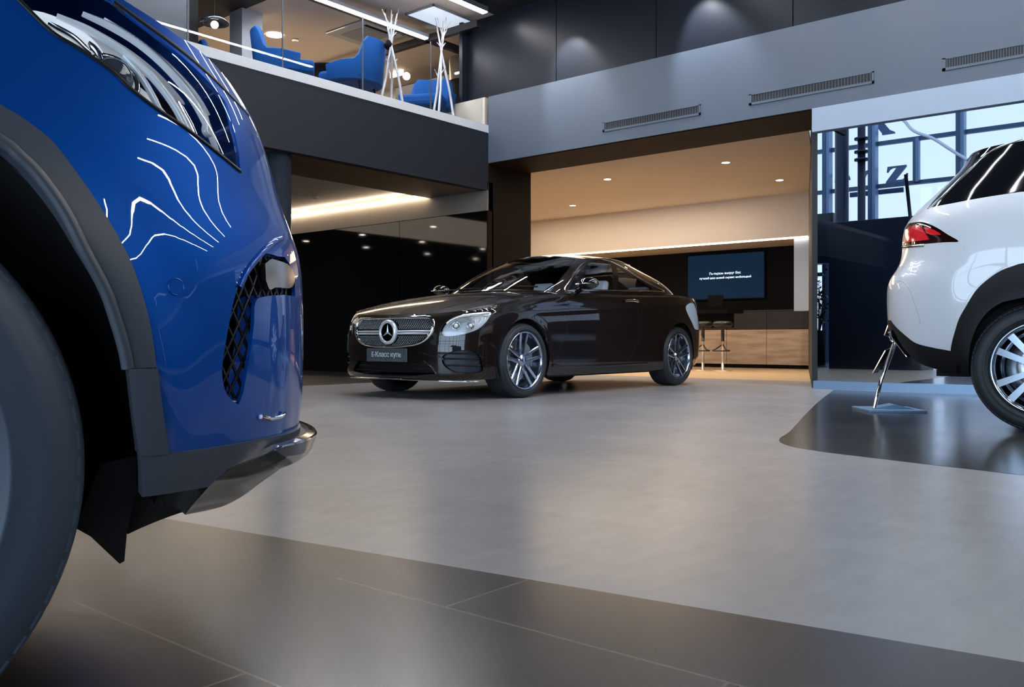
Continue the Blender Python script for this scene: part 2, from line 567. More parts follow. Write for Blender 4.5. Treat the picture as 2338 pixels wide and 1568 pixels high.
# slot diffusers in the beam
def vent(px0, py0, px1, py1, label, n=40):
    a = on_y(px0, py0, YB); b_ = on_y(px1, py1, YB)
    zc = (a.z + b_.z) / 2
    t = thing('air_vent', ((a.x + b_.x) / 2, YB, zc), label, 'air vent', group=None)
    L = (b_.x - a.x) / 2
    bm = BM(); hgt = .062
    box(bm, -L, -.012, hgt - .012, L, .0, hgt); box(bm, -L, -.012, -hgt, L, 0, -hgt + .026)
    box(bm, -L, -.012, -hgt, -L + .03, 0, hgt); box(bm, L - .02, -.012, -hgt, L, 0, hgt)
    build('frame', bm, M_beam, t)
    bm = BM(); box(bm, -L + .02, -.006, -hgt + .02, L - .02, -.002, hgt - .01); build('backing', bm, M_grille, t)
    bm = BM()
    for i in range(n):
        x = -L + .03 + (2 * L - .05) * (i + .5) / n
        box(bm, x - .0025, -.009, -hgt + .022, x + .0025, -.005, hgt - .012)
    o = build('slat', bm, MATS['slate_grey_panel'], t); o['kind'] = 'stuff'
vent(1377, 291, 1600, 250, 'left slot air vent in the slate grey beam above the brown portal')
vent(1711, 228, 1996, 177, 'middle slot air vent in the grey beam, above the portal lamp')
vent(2152, 148, 2420, 100, 'rightmost slot air vent high in the grey beam, cut by the picture edge')

# ------------------------------------------------------------------ glazed bay on the right
bm = BM()
box(bm, -3.62, YB - .01, 2.775, 13, YB + .10, 3.03)
struct('trim_4', bm, [M_blue_grey])
bm = BM(); box(bm, -3.60, YB - .03, 0, 13, YB + .12, .085); struct('trim_5', bm, [M_plinth])
bm = BM()
box(bm, -3.58, YB + .04, .085, 13, YB + .055, 2.775)
struct('window_1', bm, [M_vitrine])
YF = 22.0
bm = BM()
# side partition between office and bay
prism(bm, [(-3.66, YB + .1), (-3.60, YB + .1), (-8.42, YF - .1), (-8.48, YF - .1), (-6.17, 16.2)], 'z', 0, 3.3)
struct('wall_partition', bm, [mat('partition_paint', (.015, .017, .022), .6)])
# curtain wall
fac = thing('window_2', (0, YF, 0), None, None); fac['kind'] = 'structure'
def hz(pts):
    return sum(on_y(x, y, YF).z for x, y in pts) / len(pts)
z_hi = hz([(1848, 356), (1940, 340), (2248, 286)]); z_lo = hz([(1850, 447), (1940, 434), (2175, 401)])
z_sill = .25
pit = z_hi - z_lo
bm = BM()
for z in (z_sill, z_lo - 2 * pit, z_lo - pit * 1.0, z_lo, z_hi, z_hi + pit, z_hi + 2 * pit):
    box(bm, -9, -.06, z - .045, 12.9, .06, z + .045)
build('transom', bm, M_mull, fac)
mx = [on_y(p, 400, YF).x for p in (1889, 1993, 2193)]
sp = (mx[2] - mx[1])
for k, x in enumerate([mx[0], mx[1], mx[2], mx[2] + sp, mx[2] + 2 * sp, mx[2] + 3 * sp, mx[2] + 4 * sp, mx[2] + 5 * sp]):
    bm = BM(); box(bm, x - .05, -.22, 0, x + .03, .05, 9.3); box(bm, x + .03, -.20, 0, x + .11, .05, 9.3, 1)
    build('mullion', bm, [M_mull, M_mull_lit], fac)
x = on_y(2092, 400, YF).x
bm = BM(); box(bm, x - .04, -.14, z_lo, x + .02, 0, z_hi); box(bm, x + .02, -.14, z_lo, x + .09, 0, z_hi, 1)
build('mullion', bm, [M_mull, M_mull_lit], fac)
bm = BM(); box(bm, -9, .01, 0, 12.9, .03, 9.3); build('pane', bm, M_vitrine, fac)
# ceiling / side of the bay
bm = BM(); box(bm, 12.9, YB + .1, 0, 13, YF, 9.3); struct('wall_right', bm, [M_navy])
bm = BM()
a = on_y(1848, 490, 20.5); b_ = on_y(1892, 600, 20.5)
box(bm, -8.9, 20.5, b_.z, b_.x + .1, 20.9, a.z)
struct('trim_6', bm, [M_navy])
# two dark round columns in the bay
for px, wpx, nm in ((1922, 30, 'left and thicker of the two dark round columns behind the glazed bay'), (1967, 17, 'right and thinner of the two dark round columns behind the glazed bay')):
    p = on_y(px, 500, 17.6); k = (c2w(0, 0) + p)
    d = (-_s * p.x + _c * p.y)
    bm = BM(); lathe(bm, [(wpx / 2 * d / F, 0), (wpx / 2 * d / F, 9.2)], seg=24)
    if wpx < 20:
        for zz in (3.95, 4.1, 4.35):
            lathe(bm, [(.11, zz), (.13, zz), (.13, zz + .04), (.11, zz + .04)], seg=24)
    o = build('round_column', bm, M_navy, loc=(p.x, p.y, 0)); tag(o, nm, 'column', 'columns behind the glazed bay')
# dark exhibition block
a = on_y(1892, 520, 16.4); b_ = on_y(2103, 500, 16.4)
bm = BM()
box(bm, a.x, 16.4, 0, b_.x, 17.2, 2.66)
o = build('display_block', bm, M_navy, bevel=.01, loc=(0, 0, 0)); tag(o, 'tall dark navy block standing behind the glass, left of the white car', 'display wall')
bm = BM(); box(bm, b_.x + .15, 17.3, 0, 9, 17.5, 1.1)  # low dark wall added to darken what the coupe door mirrors
o = build('reflection_blocker', bm, M_navy); tag(o, 'added low dark panel behind the glass, dims the coupe door reflection, mostly hidden by the white car', 'reflection blocker')
# sign letters outside, cut serif capitals and small letters
def poly_letter(name, outs, M, m, parent=None, depth=.06, label=None):
    bm = BM()
    for o_ in outs:
        prism(bm, o_, 'y', 0, depth, M=M)
    return build(name, bm, m, parent)
sg = thing('facade_lettering', on_y(2045, 400, YF + .35), 'grey-blue serif letters fixed outside the tall window, ending in z', 'sign')
zed = [(-.33, .30), (-.30, .52), (.38, .52), (.38, .46), (-.02, -.02), (.25, -.02), (.34, .06), (.38, .2), (.43, .2), (.40, -.12), (-.36, -.12), (-.36, -.06), (.03, .45), (-.12, .45), (-.22, .40), (-.28, .30)]
u = .34
M_letter = mat('sign_letter_blue', (.10, .19, .32), .5)
def sc(P, s, dx=0, dz=0): return [(x * s + dx, z * s + dz) for x, z in P]
poly_letter('letter', [sc(zed, .62, 0, -.1)], None, M_letter, sg)
# n and e, partly hidden behind the columns
en = [(-.30, -.12), (-.30, .5), (-.16, .5), (-.16, .42)] + [(.0 + .24 * cos(t), .28 + .24 * sin(t)) for t in [R(120 - k * 15) for k in range(9)]] + [(.24, -.12), (.10, -.12), (.10, .26)] + [(.0 + .12 * cos(t), .27 + .13 * sin(t)) for t in [R(10 + k * 20) for k in range(8)]] + [(-.16, .2), (-.16, -.12)]
poly_letter('letter', [sc(en, .62, -.62, -.12)], None, M_letter, sg)
ring = [(.3 * cos(t), .22 + .32 * sin(t)) for t in [R(k * 12) for k in range(28)]] + [(.17 * cos(t), .22 + .2 * sin(t)) for t in [R(324 - k * 12) for k in range(28)]]
poly_letter('letter', [sc(ring, .62, -1.25, -.12), sc([(-.2, .18), (-.2, .24), (.2, .24), (.2, .18)], .62, -1.25, -.12)], None, M_letter, sg)
leg = [(-.35, .55), (-.12, .55), (.22, .08), (.36, .0), (.36, -.04), (.02, -.04), (.02, .0)]
q = on_y(2012, 305, YF + .35) - Vector(sg.location)
poly_letter('letter', [sc(leg, .85, q.x, q.z)], None, M_letter, sg)
bm = BM()
q1 = on_y(1940, 443, YF + .35) - Vector(sg.location); q2 = on_y(2062, 432, YF + .35) - Vector(sg.location)
box(bm, q1.x, .0, q2.z - .06, q2.x, .08, q2.z + .05); build('carrier_rail', bm, M_mull, sg)
# white tube added for a wavy reflection running across the window
pp = [on_y(x, y, YF - .23) for x, y in ((2030, 262), (2062, 274), (2078, 292), (2095, 303), (2130, 316), (2165, 338), (2200, 360), (2240, 385))]
bm = BM(); tube(bm, cr_curve(pp, 4), .035, 8)
o = build('wavy_reflection', bm, mat('white_reflection', (.85, .87, .9), .3)); tag(o, 'thin white tube standing for a wavy reflection across the tall window above the white car', 'reflection')
# slim dark pole beside the block
p0 = on_y(2076, 510, 16.3); p1 = on_y(2068, 398, 16.3)
bm = BM(); tube(bm, [(p0.x, 16.35, 2.3), (p0.x, 16.35, 2.66), p1], .03, 8)
o = build('flag_pole', bm, M_navy); tag(o, 'slim dark pole rising behind the block beside the white car', 'pole')
# potted plant by the window
p = on_y(1869, 815, 18.6)
pl = thing('potted_plant', (p.x, p.y, 0), 'dark leafy plant in a tall black pot by the bright window', 'plant')
bm = BM(); lathe(bm, [(0, 0), (.13, 0), (.155, .72), (.135, .72), (.13, .66), (0, .66)], seg=20); build('pot', bm, M_black, pl)
bm = BM(); rnd = random.Random(3)
for k in range(9):
    a = rnd.uniform(0, 6.28); r_ = rnd.uniform(.05, .2); z1 = rnd.uniform(1.2, 1.85)
    tube(bm, [(0, 0, .6), (r_ * .4 * cos(a), r_ * .4 * sin(a), .9), (r_ * cos(a), r_ * sin(a), z1)], [.012, .01, .004], 6)
build('stem', bm, mat('plant_stem', (.02, .018, .01), .7), pl)
bm = BM()
for k in range(240):
    a = rnd.uniform(0, 6.28); r_ = rnd.uniform(.02, .24); z1 = rnd.gauss(1.3, .25)
    c0 = Vector((r_ * cos(a), r_ * sin(a), max(.85, z1)))
    d = Vector((rnd.uniform(-1, 1), rnd.uniform(-1, 1), rnd.uniform(-.2, 1))).normalized(); s_ = d.cross(Vector((0, 0, 1))).normalized()
    l, w = rnd.uniform(.07, .12), rnd.uniform(.02, .035)
    vs = [bm.verts.new(c0), bm.verts.new(c0 + d * l * .5 + s_ * w), bm.verts.new(c0 + d * l), bm.verts.new(c0 + d * l * .5 - s_ * w)]
    bm.faces.new(vs)
build('foliage', bm, mat('dark_leaves', (.01, .018, .012), .5), pl)

# ------------------------------------------------------------------ office behind the portal
ZC = 3.035
bm = BM(); prism(bm, [(-13, YB + .95), (-4.02, YB + .95), (-6.1, 16.4), (-13, 16.4)], 'z', ZC, ZC + .08); struct('ceiling_office', bm, [M_white_ceiling])
bm = BM(); prism(bm, [(-13, 15.0), (-5.69, 15.0), (-6.2, 16.4), (-13, 16.4)], 'z', 2.27, ZC); struct('trim_7', bm, [mat('warm_white_bulkhead', (.62, .57, .52), .7)])
bm = BM(); box(bm, -13, 16.2, 0, -6.12, 16.4, 2.3); struct('wall_office_back', bm, [M_black])
bm = BM(); box(bm, -13.1, YB + .3, 0, -13, 16.4, 3.1); struct('wall_office_left', bm, [M_cream])
bm = BM(); box(bm, -13, 9.75, 0, XE - .2, 9.95, 3.5); struct('wall_office_front', bm, [M_cream])
bm = BM(); box(bm, -12.9, 15.0, 2.262, -5.72, 15.03, 2.288)
o = build('led_strip', bm, M_led_warm); tag(o, 'thin bright strip light along the lower edge of the office bulkhead', 'strip light')
bm = BM(); box(bm, -5.98, 15.05, 1.02, -5.72, 15.3, 2.26); struct('trim_8', bm, [M_blue_grey])
# sideboard
x1 = on_y(1853.6, 842, 15.8).x - .05
sb = thing('office_sideboard', (x1, 15.8, 0), 'long pale timber sideboard with a dark grey upper part under the office screen', 'sideboard')
M_wood = mat('pale_timber', (.50, .38, .28), .5)
def wood_mat():
    m = bpy.data.materials.new('pale_timber_grain'); m.use_nodes = True; nt = m.node_tree; b = nt.nodes['Principled BSDF']
    tc = nt.nodes.new('ShaderNodeTexCoord'); mp = nt.nodes.new('ShaderNodeMapping'); mp.inputs['Scale'].default_value = (1.1, 1, 9)
    n = nt.nodes.new('ShaderNodeTexNoise'); n.inputs['Scale'].default_value = 1.4; n.inputs['Detail'].default_value = 7
    cr = nt.nodes.new('ShaderNodeValToRGB'); cr.color_ramp.elements[0].position = .35; cr.color_ramp.elements[0].color = (.33, .24, .17, 1)
    cr.color_ramp.elements[1].position = .7; cr.color_ramp.elements[1].color = (.56, .45, .36, 1)
    nt.links.new(tc.outputs['Object'], mp.inputs[0]); nt.links.new(mp.outputs[0], n.inputs['Vector']); nt.links.new(n.outputs['Fac'], cr.inputs[0])
    nt.links.new(cr.outputs[0], b.inputs['Base Color']); b.inputs['Roughness'].default_value = .5
    return m
M_wood = wood_mat()
LS = 6.4
xm = on_y(1750, 800, 15.8).x - x1
for i, (a, b_) in enumerate(((xm + .004, 0), (xm * 2 + .004, xm - .004), (xm * 3 + .004, xm * 2 - .004), (-LS, xm * 3 - .004))):
    bm = BM(); box(bm, a, 0, .07, b_, .3, .715); build('door', bm, M_wood, sb)
    bm = BM(); box(bm, a, .005, .725, b_, .3, 1.055); build('drawer', bm, mat('dark_grey_lacquer', (.028, .03, .038), .35), sb)
bm = BM(); box(bm, -LS, .02, 0, 0, .3, .07); box(bm, -LS, .02, .07, 0, .3, .72); build('body', bm, M_black, sb)
bm = BM(); box(bm, -LS, -.005, 1.055, .0, .3, 1.075); build('worktop', bm, MATS['dark_grey_lacquer'], sb)
# wall screen
a = on_y(1571, 585, 16.15); b_ = on_y(1744.5, 680, 16.15)
zt = (on_y(1571, 585, 16.15).z + on_y(1744.5, 574.5, 16.15).z) / 2; zb = (on_y(1573.5, 683.5, 16.15).z + on_y(1743, 679, 16.15).z) / 2
tv = thing('wall_screen', ((a.x + b_.x) / 2, 16.15, (zt + zb) / 2), 'large wall screen showing two lines of white text on dark blue', 'screen')
hw, hh = (b_.x - a.x) / 2, (zt - zb) / 2
bm = BM(); box(bm, -hw - .02, 0, -hh - .02, hw + .02, .05, hh + .02); build('casing', bm, M_black, tv)
bm = BM(); box(bm, -hw, -.004, -hh, hw, 0, hh); build('display', bm, mat('screen_blue', (.004, .012, .03), .6, spec=.05, emit=(.005, .018, .040), estr=.7), tv)
Mt = Matrix.Translation((0, -.006, 0)) @ Matrix.Rotation(R(90), 4, 'X')
M_txt = mat('screen_text', (.8, .9, 1), emit=(.65, .82, 1), estr=1.1)
text_mesh('caption', 'Пo-пeршe: вoкруг Вас', .064, Matrix.Translation((0, 0, .06)) @ Mt, M_txt, tv)
text_mesh('caption', 'лучший наш нoвый сeрвис мoбильный', .058, Matrix.Translation((0, 0, -.025)) @ Mt, M_txt, tv)
# high table with two stools in front of the sideboard
p = on_z(1650, 838)
tb_y = 14.6
xa = on_y(1585, 710, tb_y).x; xb = on_y(1680, 710, tb_y).x
tb = thing('high_table', ((xa + xb) / 2, tb_y, 0), 'black high desk with pale timber legs behind the brown coupe', 'table')
hw = (xb - xa) / 2 + .1
bm = BM(); box(bm, -hw - .6, -.3, .99, hw - .12, .35, 1.05); build('tabletop', bm, M_black, tb)
bm = BM(); box(bm, -hw - .5, .1, .74, hw - .2, .14, .99); build('apron', bm, M_black, tb)
for lx in (-hw - .5,):
    bm = BM(); box(bm, lx, .08, 0, lx + .05, .16, .74); build('leg', bm, M_black, tb)
bm = BM(); box(bm, -.1 - .14, .0, .99, -.1 + .14, .02, 1.24); 
bm2 = BM(); p = on_y(1633, 690, tb_y)
mo = thing('desk_monitor', (p.x, tb_y + .05, 1.05), 'small black monitor standing on the high black desk', 'monitor')
bm.free(); bm = BM(); box(bm, -.16, 0, .06, .12, .02, .27); build('display', bm, M_black, mo)
box(bm2, -.05, -.04, 0, .05, .06, .006); box(bm2, -.01, 0, 0, .01, .02, .08); build('stand', bm2, M_black, mo)
def stool(px, label):
    x = on_y(px, 760, tb_y - .55).x
    st = thing('bar_stool', (x, tb_y - .55, 0), label, 'stool', group='stools at the high desk')
    bm = BM(); lathe(bm, [(0, .74), (.13, .74), (.165, .77), (.165, .81), (.13, .84), (0, .84)], seg=24); build('seat', bm, mat('black_leather', (.010, .009, .009), .35), st)
    bm = BM(); tube(bm, [(0, 0, .50), (0, 0, .75)], .028, 12); build('column', bm, mat('dark_metal', (.02, .014, .012), .4), st)
    bm = BM(); tube(bm, [(0, 0, .012), (0, 0, .50)], .022, 12); build('pole', bm, mat('pale_steel', (.75, .68, .62), .25, metal=.7), st)
    bm = BM(); lathe(bm, [(0, 0), (.17, 0), (.17, .006), (.03, .018), (0, .018)], seg=28); build('base', bm, MATS['pale_steel'], st)
    bm = BM(); tube(bm, [(0, 0, .45), (-.10, -.08, .36)] + [(.16 * cos(R(a)), .16 * sin(R(a)) - .02, .34) for a in range(200, 345, 24)] + [(.10, -.08, .36), (0, 0, .45)], .012, 8); build('footrest', bm, MATS['dark_metal'], st)
stool(1605, 'left black bar stool at the high desk, next to the coupe tail')
stool(1650, 'right black bar stool at the high desk, before the timber sideboard')

# downlights
def downlight(p, label, group, r_=.055, m=None, nm='ceiling_downlight', drop=0.):
    t = thing(nm, p, label, 'ceiling light', group=group)
    bm = BM(); lathe(bm, [(r_, -.004), (r_ + .014, -.006), (r_ + .014, 0), (r_, 0)], seg=20, close=True); build('rim', bm, M_white_ceiling, t)
    bm = BM(); lathe(bm, [(0, -.003), (r_, -.003), (r_, 0)], seg=20); build('lens', bm, m or M_spot, t)
    return t
for (x, y), lb in (((1387, 409), 'front left'), ((1657, 371), 'front right'), ((1780, 411), 'right rear'), ((1308, 469), 'left rear')):
    p = on_z(x, y, ZC); downlight(p, f'{lb} of the four round spotlights in the warm office ceiling', 'office ceiling spotlights')
# small wall spot at the right end of the portal soffit
p = on_y(1862, 268, YB + .3)
t = thing('wall_spotlight', (-3.72, p.y + .1, 2.93), 'small bright spotlight at the right end of the brown portal', 'spotlight')
bm = BM(); tube(bm, [(0, 0, 0), (-.02, 0, .09)], .018, 10); build('housing', bm, M_black, t)
bm = BM(); lathe(bm, [(0, -.012), (.022, -.012), (.026, .012), (0, .02)], seg=14); build('lens', bm, M_spot, t)

# ------------------------------------------------------------------ mezzanine
bm = BM(); box(bm, -17, -9, 2.76, XE - 1.14, YB, 3.40); box(bm, -17, -9, 3.40, XE - .02, YB, ZS - .03); struct('trim_9', bm, [M_lounge_ceiling])
bm = BM(); box(bm, XE - .12, -9, 2.645, XE, YB, 3.457); struct('trim_10', bm, [M_fascia])
bm = BM(); box(bm, XE - .14, -9, 3.457, XE + .004, YB, ZS); struct('trim_11', bm, [M_fascia_top])
bm = BM(); box(bm, XE - 1.14, -9, 2.645, XE - .12, YB, 3.45); struct('trim_12', bm, [M_soffit])
bm = BM(); box(bm, -17, -9, ZS - .03, XE - .14, 14.5, ZS); struct('floor_mezzanine', bm, [mat('lounge_floor', (.3, .25, .2), .5)])
bm = BM(); box(bm, -17, YB - .02, 2.36, XE + .0, YB + .1, 2.76); struct('trim_13', bm, [M_bulk])
bm = BM()
xj = on_y(912, 600, YB).x
for a, b_ in ((-17, xj - 2.6), (xj - 2.59, xj - .005), (xj + .005, XE - .03)):
    box(bm, a, YB - .0, 0, b_, YB + .08, 2.36)
box(bm, -17, YB + .08, 0, XE, YB + .11, 2.36, 0)
struct('wall_mezzanine', bm, [M_gloss_black])
bm = BM(); box(bm, -17, -9, 0, -16.9, 14.5, 6); struct('wall_left', bm, [mat('dark_left_wall', (.02, .02, .024), .6)])
bm = BM(); box(bm, -16.8, YB - .10, 2.66, XE - 1.16, YB - .03, 2.70)
o = build('cove_light', bm, M_led_warm); tag(o, 'long bright cove light where the low ceiling meets the black glass wall', 'cove light')
bm = BM()
for px, py, lb in ((697, 479, 'left of the two'), (891, 449, 'right of the two')):
    p = on_z(px, py, 2.755); downlight(p, f'{lb} round spotlights in the low ceiling beside the bright cove', 'low ceiling spotlights', .06)
for i, yy in enumerate((6.55, 4.75, 2.65, .75)):
    for j, xx in enumerate((-16.3, -14.4, -12.3, -10.3)):
        downlight(Vector((xx, yy, 2.757)), 'small round spotlight in the low ceiling, seen mirrored in the black glass wall', 'mirrored low ceiling spotlights', .06)
p = on_z(722, 449, 2.755)
o = build('smoke_detector', bm, M_white_ceiling); bm = BM(); lathe(bm, [(0, -.035), (.03, -.035), (.05, -.015), (.05, 0), (0, 0)], seg=18); bm.to_mesh(o.data); bm.free(); o.location = p
tag(o, 'tiny round detector on the low ceiling between the spotlights and the column', 'smoke detector')
p = on_z(634, 352, 2.645)
bm = BM(); lathe(bm, [(.152, 0), (.152, 2.645)], seg=48)
o = build('round_column', bm, mat('blue_grey_column', (.028, .038, .055), .35), loc=(p.x, p.y, 0)); tag(o, 'slim blue-grey round column under the mezzanine, beside the blue car nose', 'column')
# glass balustrade
bl = thing('glass_balustrade', (XE - .08, 0, ZS), 'frameless glass balustrade along the pale mezzanine edge', 'balustrade')
yj = [-4] + [on_x(p, 100, XE - .08).y for p in (428, 645, 828, 983)] + [YB - .03]
for a, b_ in zip(yj[:-1], yj[1:]):
    bm = BM(); box(bm, -.008, a + .006, 0, .008, b_ - .006, .93); build('glass_panel', bm, M_glass, bl)
M_joint = mat('grey_joint', (.12, .13, .15), .4)
for y in yj[1:-1]:
    bm = BM(); box(bm, -.007, y - .006, 0, .007, y + .006, .93); build('joint', bm, M_joint, bl)
# upper lounge ceiling, black in front, beige behind
bm = BM(); box(bm, -17, -9, 5.17, 13, 7.32, 5.3); box(bm, XE, 7.32, 5.17, 13, 9.75, 5.3); struct('ceiling', bm, [M_dark_ceiling])
bm = BM(); box(bm, -17, 7.32, 5.17, XE, 14.5, 5.3); struct('ceiling_lounge', bm, [M_lounge_ceiling])
bm = BM(); box(bm, -17, 11.4, ZS, XE - .5, 11.6, 5.2); struct('wall_lounge_back', bm, [M_cream])
bm = BM(); box(bm, XE - .45, YB + .2, ZS, XE - .3, 13.8, 5.2); struct('wall_lounge_side', bm, [mat('bronze_wall', (.2, .15, .1), .4)])
# dark part of the lounge beyond the pendant
a = on_x(335, 40, -9.6); b_ = on_x(432, 40, -9.6)
bm = BM(); box(bm, -9.9, a.y - 3, ZS, -9.6, b_.y, 5.17); struct('wall_lounge_dark', bm, [mat('ribbed_navy', (.02, .028, .04), .5)])
bm = BM(); box(bm, -10.0, b_.y, ZS, -9.6, b_.y + .12, 5.17); struct('trim_14', bm, [M_black])
# square pale pillar
p = on_x(562, 90, -10.9)
bm = BM(); box(bm, -11.05, p.y - .17, ZS, -10.75, p.y + .17, 5.17)
o = build('square_pillar', bm, mat('pale_grey_paint', (.42, .45, .5), .6)); tag(o, 'pale grey square pillar in the upstairs lounge, right of the pendant lamp', 'pillar')
# ceiling tracks and linear lamps
ZL = 4.97
def tube_lamp(x, y0, y1, label, group, w=.045, z=ZL, housing=M_alu):
    t = thing('linear_lamp', (x, (y0 + y1) / 2, z), label, 'linear ceiling lamp', group=group)
    h = (y1 - y0) / 2
    bm = BM(); box(bm, -w, -h, .0, w, h, .07); 
    build('housing', bm, housing, t)
    bm = BM(); box(bm, -w + .008, -h + .01, -.012, w - .008, h - .01, 0.0); build('diffuser', bm, M_led, t)
    for q in (-h * .7, h * .7):
        bm = BM(); tube(bm, [(0, q, .07), (0, q, 5.17 - z)], .004, 6); build('hanger', bm, M_black, t)
    return t
tr = thing('ceiling_track', (-9.37, 0, ZL), 'dark cross-shaped ceiling track in the upstairs lounge', 'ceiling track')
cy = on_z(983, 95, ZL).y
bm = BM(); box(bm, -.04, 3.0, .0, .04, 13.4, .10); build('rail', bm, M_track, tr)
bm = BM(); box(bm, -5.5, cy - .04, .0, 1.0, cy + .04, .10); build('rail', bm, M_track, tr)
t = thing('linear_lamp', (-9.31, 0, ZL), 'bright linear lamp along the dark track above the upstairs glass', 'linear ceiling lamp')
bm = BM(); box(bm, .0, 3.2, -.012, .07, 9.42, .0); build('diffuser', bm, M_led, t)
bm = BM(); box(bm, -.01, 3.2, 0, .09, 9.42, .05); build('housing', bm, M_alu, t)
for q in (4.5, 8.6):
    bm = BM(); tube(bm, [(.04, q, .05), (.04, q, 5.17 - ZL)], .006, 6); build('hanger', bm, M_black, t)
    bm = BM(); tube(bm, [(-.01, q + .3, .10), (-.01, q + .3, 5.17 - ZL)], .006, 6); build('hanger', bm, M_black, tr)
tube_lamp(-8.07, 4.6, 9.36, 'short bright linear lamp whose end shows before the dark upper wall', None, .05, 5.05)
# ------------------------------------------------------------------ shared car materials
def flake_paint(name, col, rough=.28, coat=1.0, metal=.45):
    m = mat(name, col, rough, metal=metal, coat=coat, coat_rough=.01, spec=.12)
    return m
P_blue = flake_paint('blue_car_paint', (.0, .078, .40), .45, 1, .5)
M_clad = mat('grey_plastic_cladding', (.060, .069, .088), .42, bump=(900, .05))
M_clad_b = mat('black_plastic', (.004, .004, .005), .5, spec=.3)
M_rubber = mat('tyre_rubber', (.022, .026, .032), .55)
M_chrome = mat('chrome', (.82, .83, .85), .06, metal=1)
M_chrome_s = mat('satin_chrome', (.62, .64, .67), .18, metal=1)
M_lens = glass_mat('headlamp_lens', (1, 1, 1), 1.5)
M_liner = mat('black_liner', (.004, .004, .005), .7)
M_refl = mat('lamp_reflector', (.8, .84, .9), .25, metal=.2, emit=(.85, .93, 1), estr=.18)  # slight glow added to brighten the reflector
M_drl = mat('lamp_light_guide', (.92, .94, .97), .15, spec=.8)
M_alloy = mat('alloy_wheel', (.42, .47, .55), .16, metal=1)
M_alloy_d = mat('alloy_wheel_dark', (.05, .055, .065), .3, metal=1)
M_disc = mat('brake_disc', (.35, .36, .38), .3, metal=1)

def plan_eval(keys):
    """keys (x, y) along the outline of a car in plan -> functions of the running length"""
    S = [0.]
    for a, b in zip(keys[:-1], keys[1:]): S.append(S[-1] + sqrt((a[0] - b[0]) ** 2 + (a[1] - b[1]) ** 2))
    KX = list(zip(S, [k[0] for k in keys])); KY = list(zip(S, [k[1] for k in keys]))
    return S, (lambda s: spline(KX, s)), (lambda s: spline(KY, s))

def make_tyre(parent, R_, w, rim, m=None, lugs=64, name='tyre', y0=0.):
    """outer sidewall faces +y; y0 is the outer face"""
    t = w
    bm = BM()
    prof = [(rim, -.012), (rim + .012, .0), (rim + .02, .004), (rim + .26 * (R_ - rim), .009), (rim + .28 * (R_ - rim), .012), (rim + .31 * (R_ - rim), .010), (rim + .5 * (R_ - rim), .012), (rim + .66 * (R_ - rim), .0095), (rim + .68 * (R_ - rim), .0075), (rim + .72 * (R_ - rim), .007), (R_ - .026, .000), (R_ - .010, -.009),
            (R_ - .006, -.020), (R_ - .003, -.03), (R_ - .002, -t * .5), (R_ - .003, -t + .03), (R_ - .014, -t + .008), (R_ - .03, -t - .004), (rim + .02, -t), (rim, -t + .012)]
    lathe(bm, [(r, y0 + y) for r, y in prof], seg=96, axis='y', cap=False)
    o = build(name, bm, m or M_rubber, parent, smooth=False)
    # tread blocks and a few raised rings on the sidewall
    bm = BM()
    for k in range(lugs):
        a = 2 * pi * k / lugs
        M = Matrix.Rotation(a, 4, 'Y')
        for j, (ya, yb) in enumerate(((-.006, -.045), (-.05, -.09), (-.095, -.135), (-.14, -t + .045), (-t + .04, -t + .006))):
            hh = .0 if j in (0, 4) else .001
            da = pi / lugs * (.72)
            sh = (.4 if j % 2 else 0) * da
            r0, r1 = R_ - .018, R_ - .0 - (0.008 if j in (0, 4) else 0)
            P = []
            for (aa, rr, yy) in ((-da + sh, r0, ya), (da + sh, r0, ya), (da + sh, r0, yb), (-da + sh, r0, yb), (-da + sh, r1 - (.004 if j == 0 else 0), ya), (da + sh, r1 - (.004 if j == 0 else 0), ya), (da + sh, r1 + (.006 if j == 0 else 0), yb), (-da + sh, r1 + (.006 if j == 0 else 0), yb)):
                P.append(bm.verts.new(M @ Vector((rr * sin(aa), y0 + yy, rr * cos(aa)))))
            for f in ((4, 5, 6, 7), (0, 1, 5, 4), (1, 2, 6, 5), (2, 3, 7, 6), (3, 0, 4, 7)): bm.faces.new([P[i] for i in f])
    bmesh.ops.recalc_face_normals(bm, faces=bm.faces)
    tr = build('tread', bm, m or M_rubber, o); tr['kind'] = 'stuff'
    return o

# ------------------------------------------------------------------ blue car, front right corner close to the camera
BTH = R(37)
bW = c2w(-.79, .90)
bu = c2w(cos(BTH), sin(BTH)); bpsi = atan2(bu.y, bu.x)
borg = bW + c2w(-sin(BTH), cos(BTH)) * .94
blue = thing('car', borg, 'deep blue car close by at the left picture edge, with grey wheel arch trim', 'car', bpsi)
MB_ = Matrix.Translation(borg) @ Matrix.Rotation(bpsi, 4, 'Z')

bkeys = [(-3.6, .10), (-3.0, .03), (-2.2, 0), (-1.4, 0), (-.8, 0), (-.4, -.004), (0, -.008), (.25, -.008), (.42, .002), (.52, .024), (.60, .062), (.68, .125), (.745, .21), (.785, .31), (.815, .45), (.84, .68), (.85, .94),
         (.84, 1.20), (.815, 1.43), (.785, 1.57), (.745, 1.67), (.68, 1.755), (.60, 1.818), (.52, 1.856), (.42, 1.878), (.25, 1.888), (0, 1.888), (-.8, 1.88), (-2.2, 1.88), (-3.0, 1.85), (-3.6, 1.78)]
bS, bX, bY = plan_eval(bkeys)
bs0 = bS[6]
SW = lambda s: (s - 0)
def smooth(a, b, x):
    t = max(0, min(1, (x - a) / (b - a))); return t * t * (3 - 2 * t)
g_keys = [(.15, .06), (.28, .035), (.36, .010), (.45, .0), (.60, .0), (.66, .004), (.70, .016), (.74, .034), (.78, .046), (.82, .056), (.86, .068), (.90, .085), (.95, .12), (1.05, .18)]
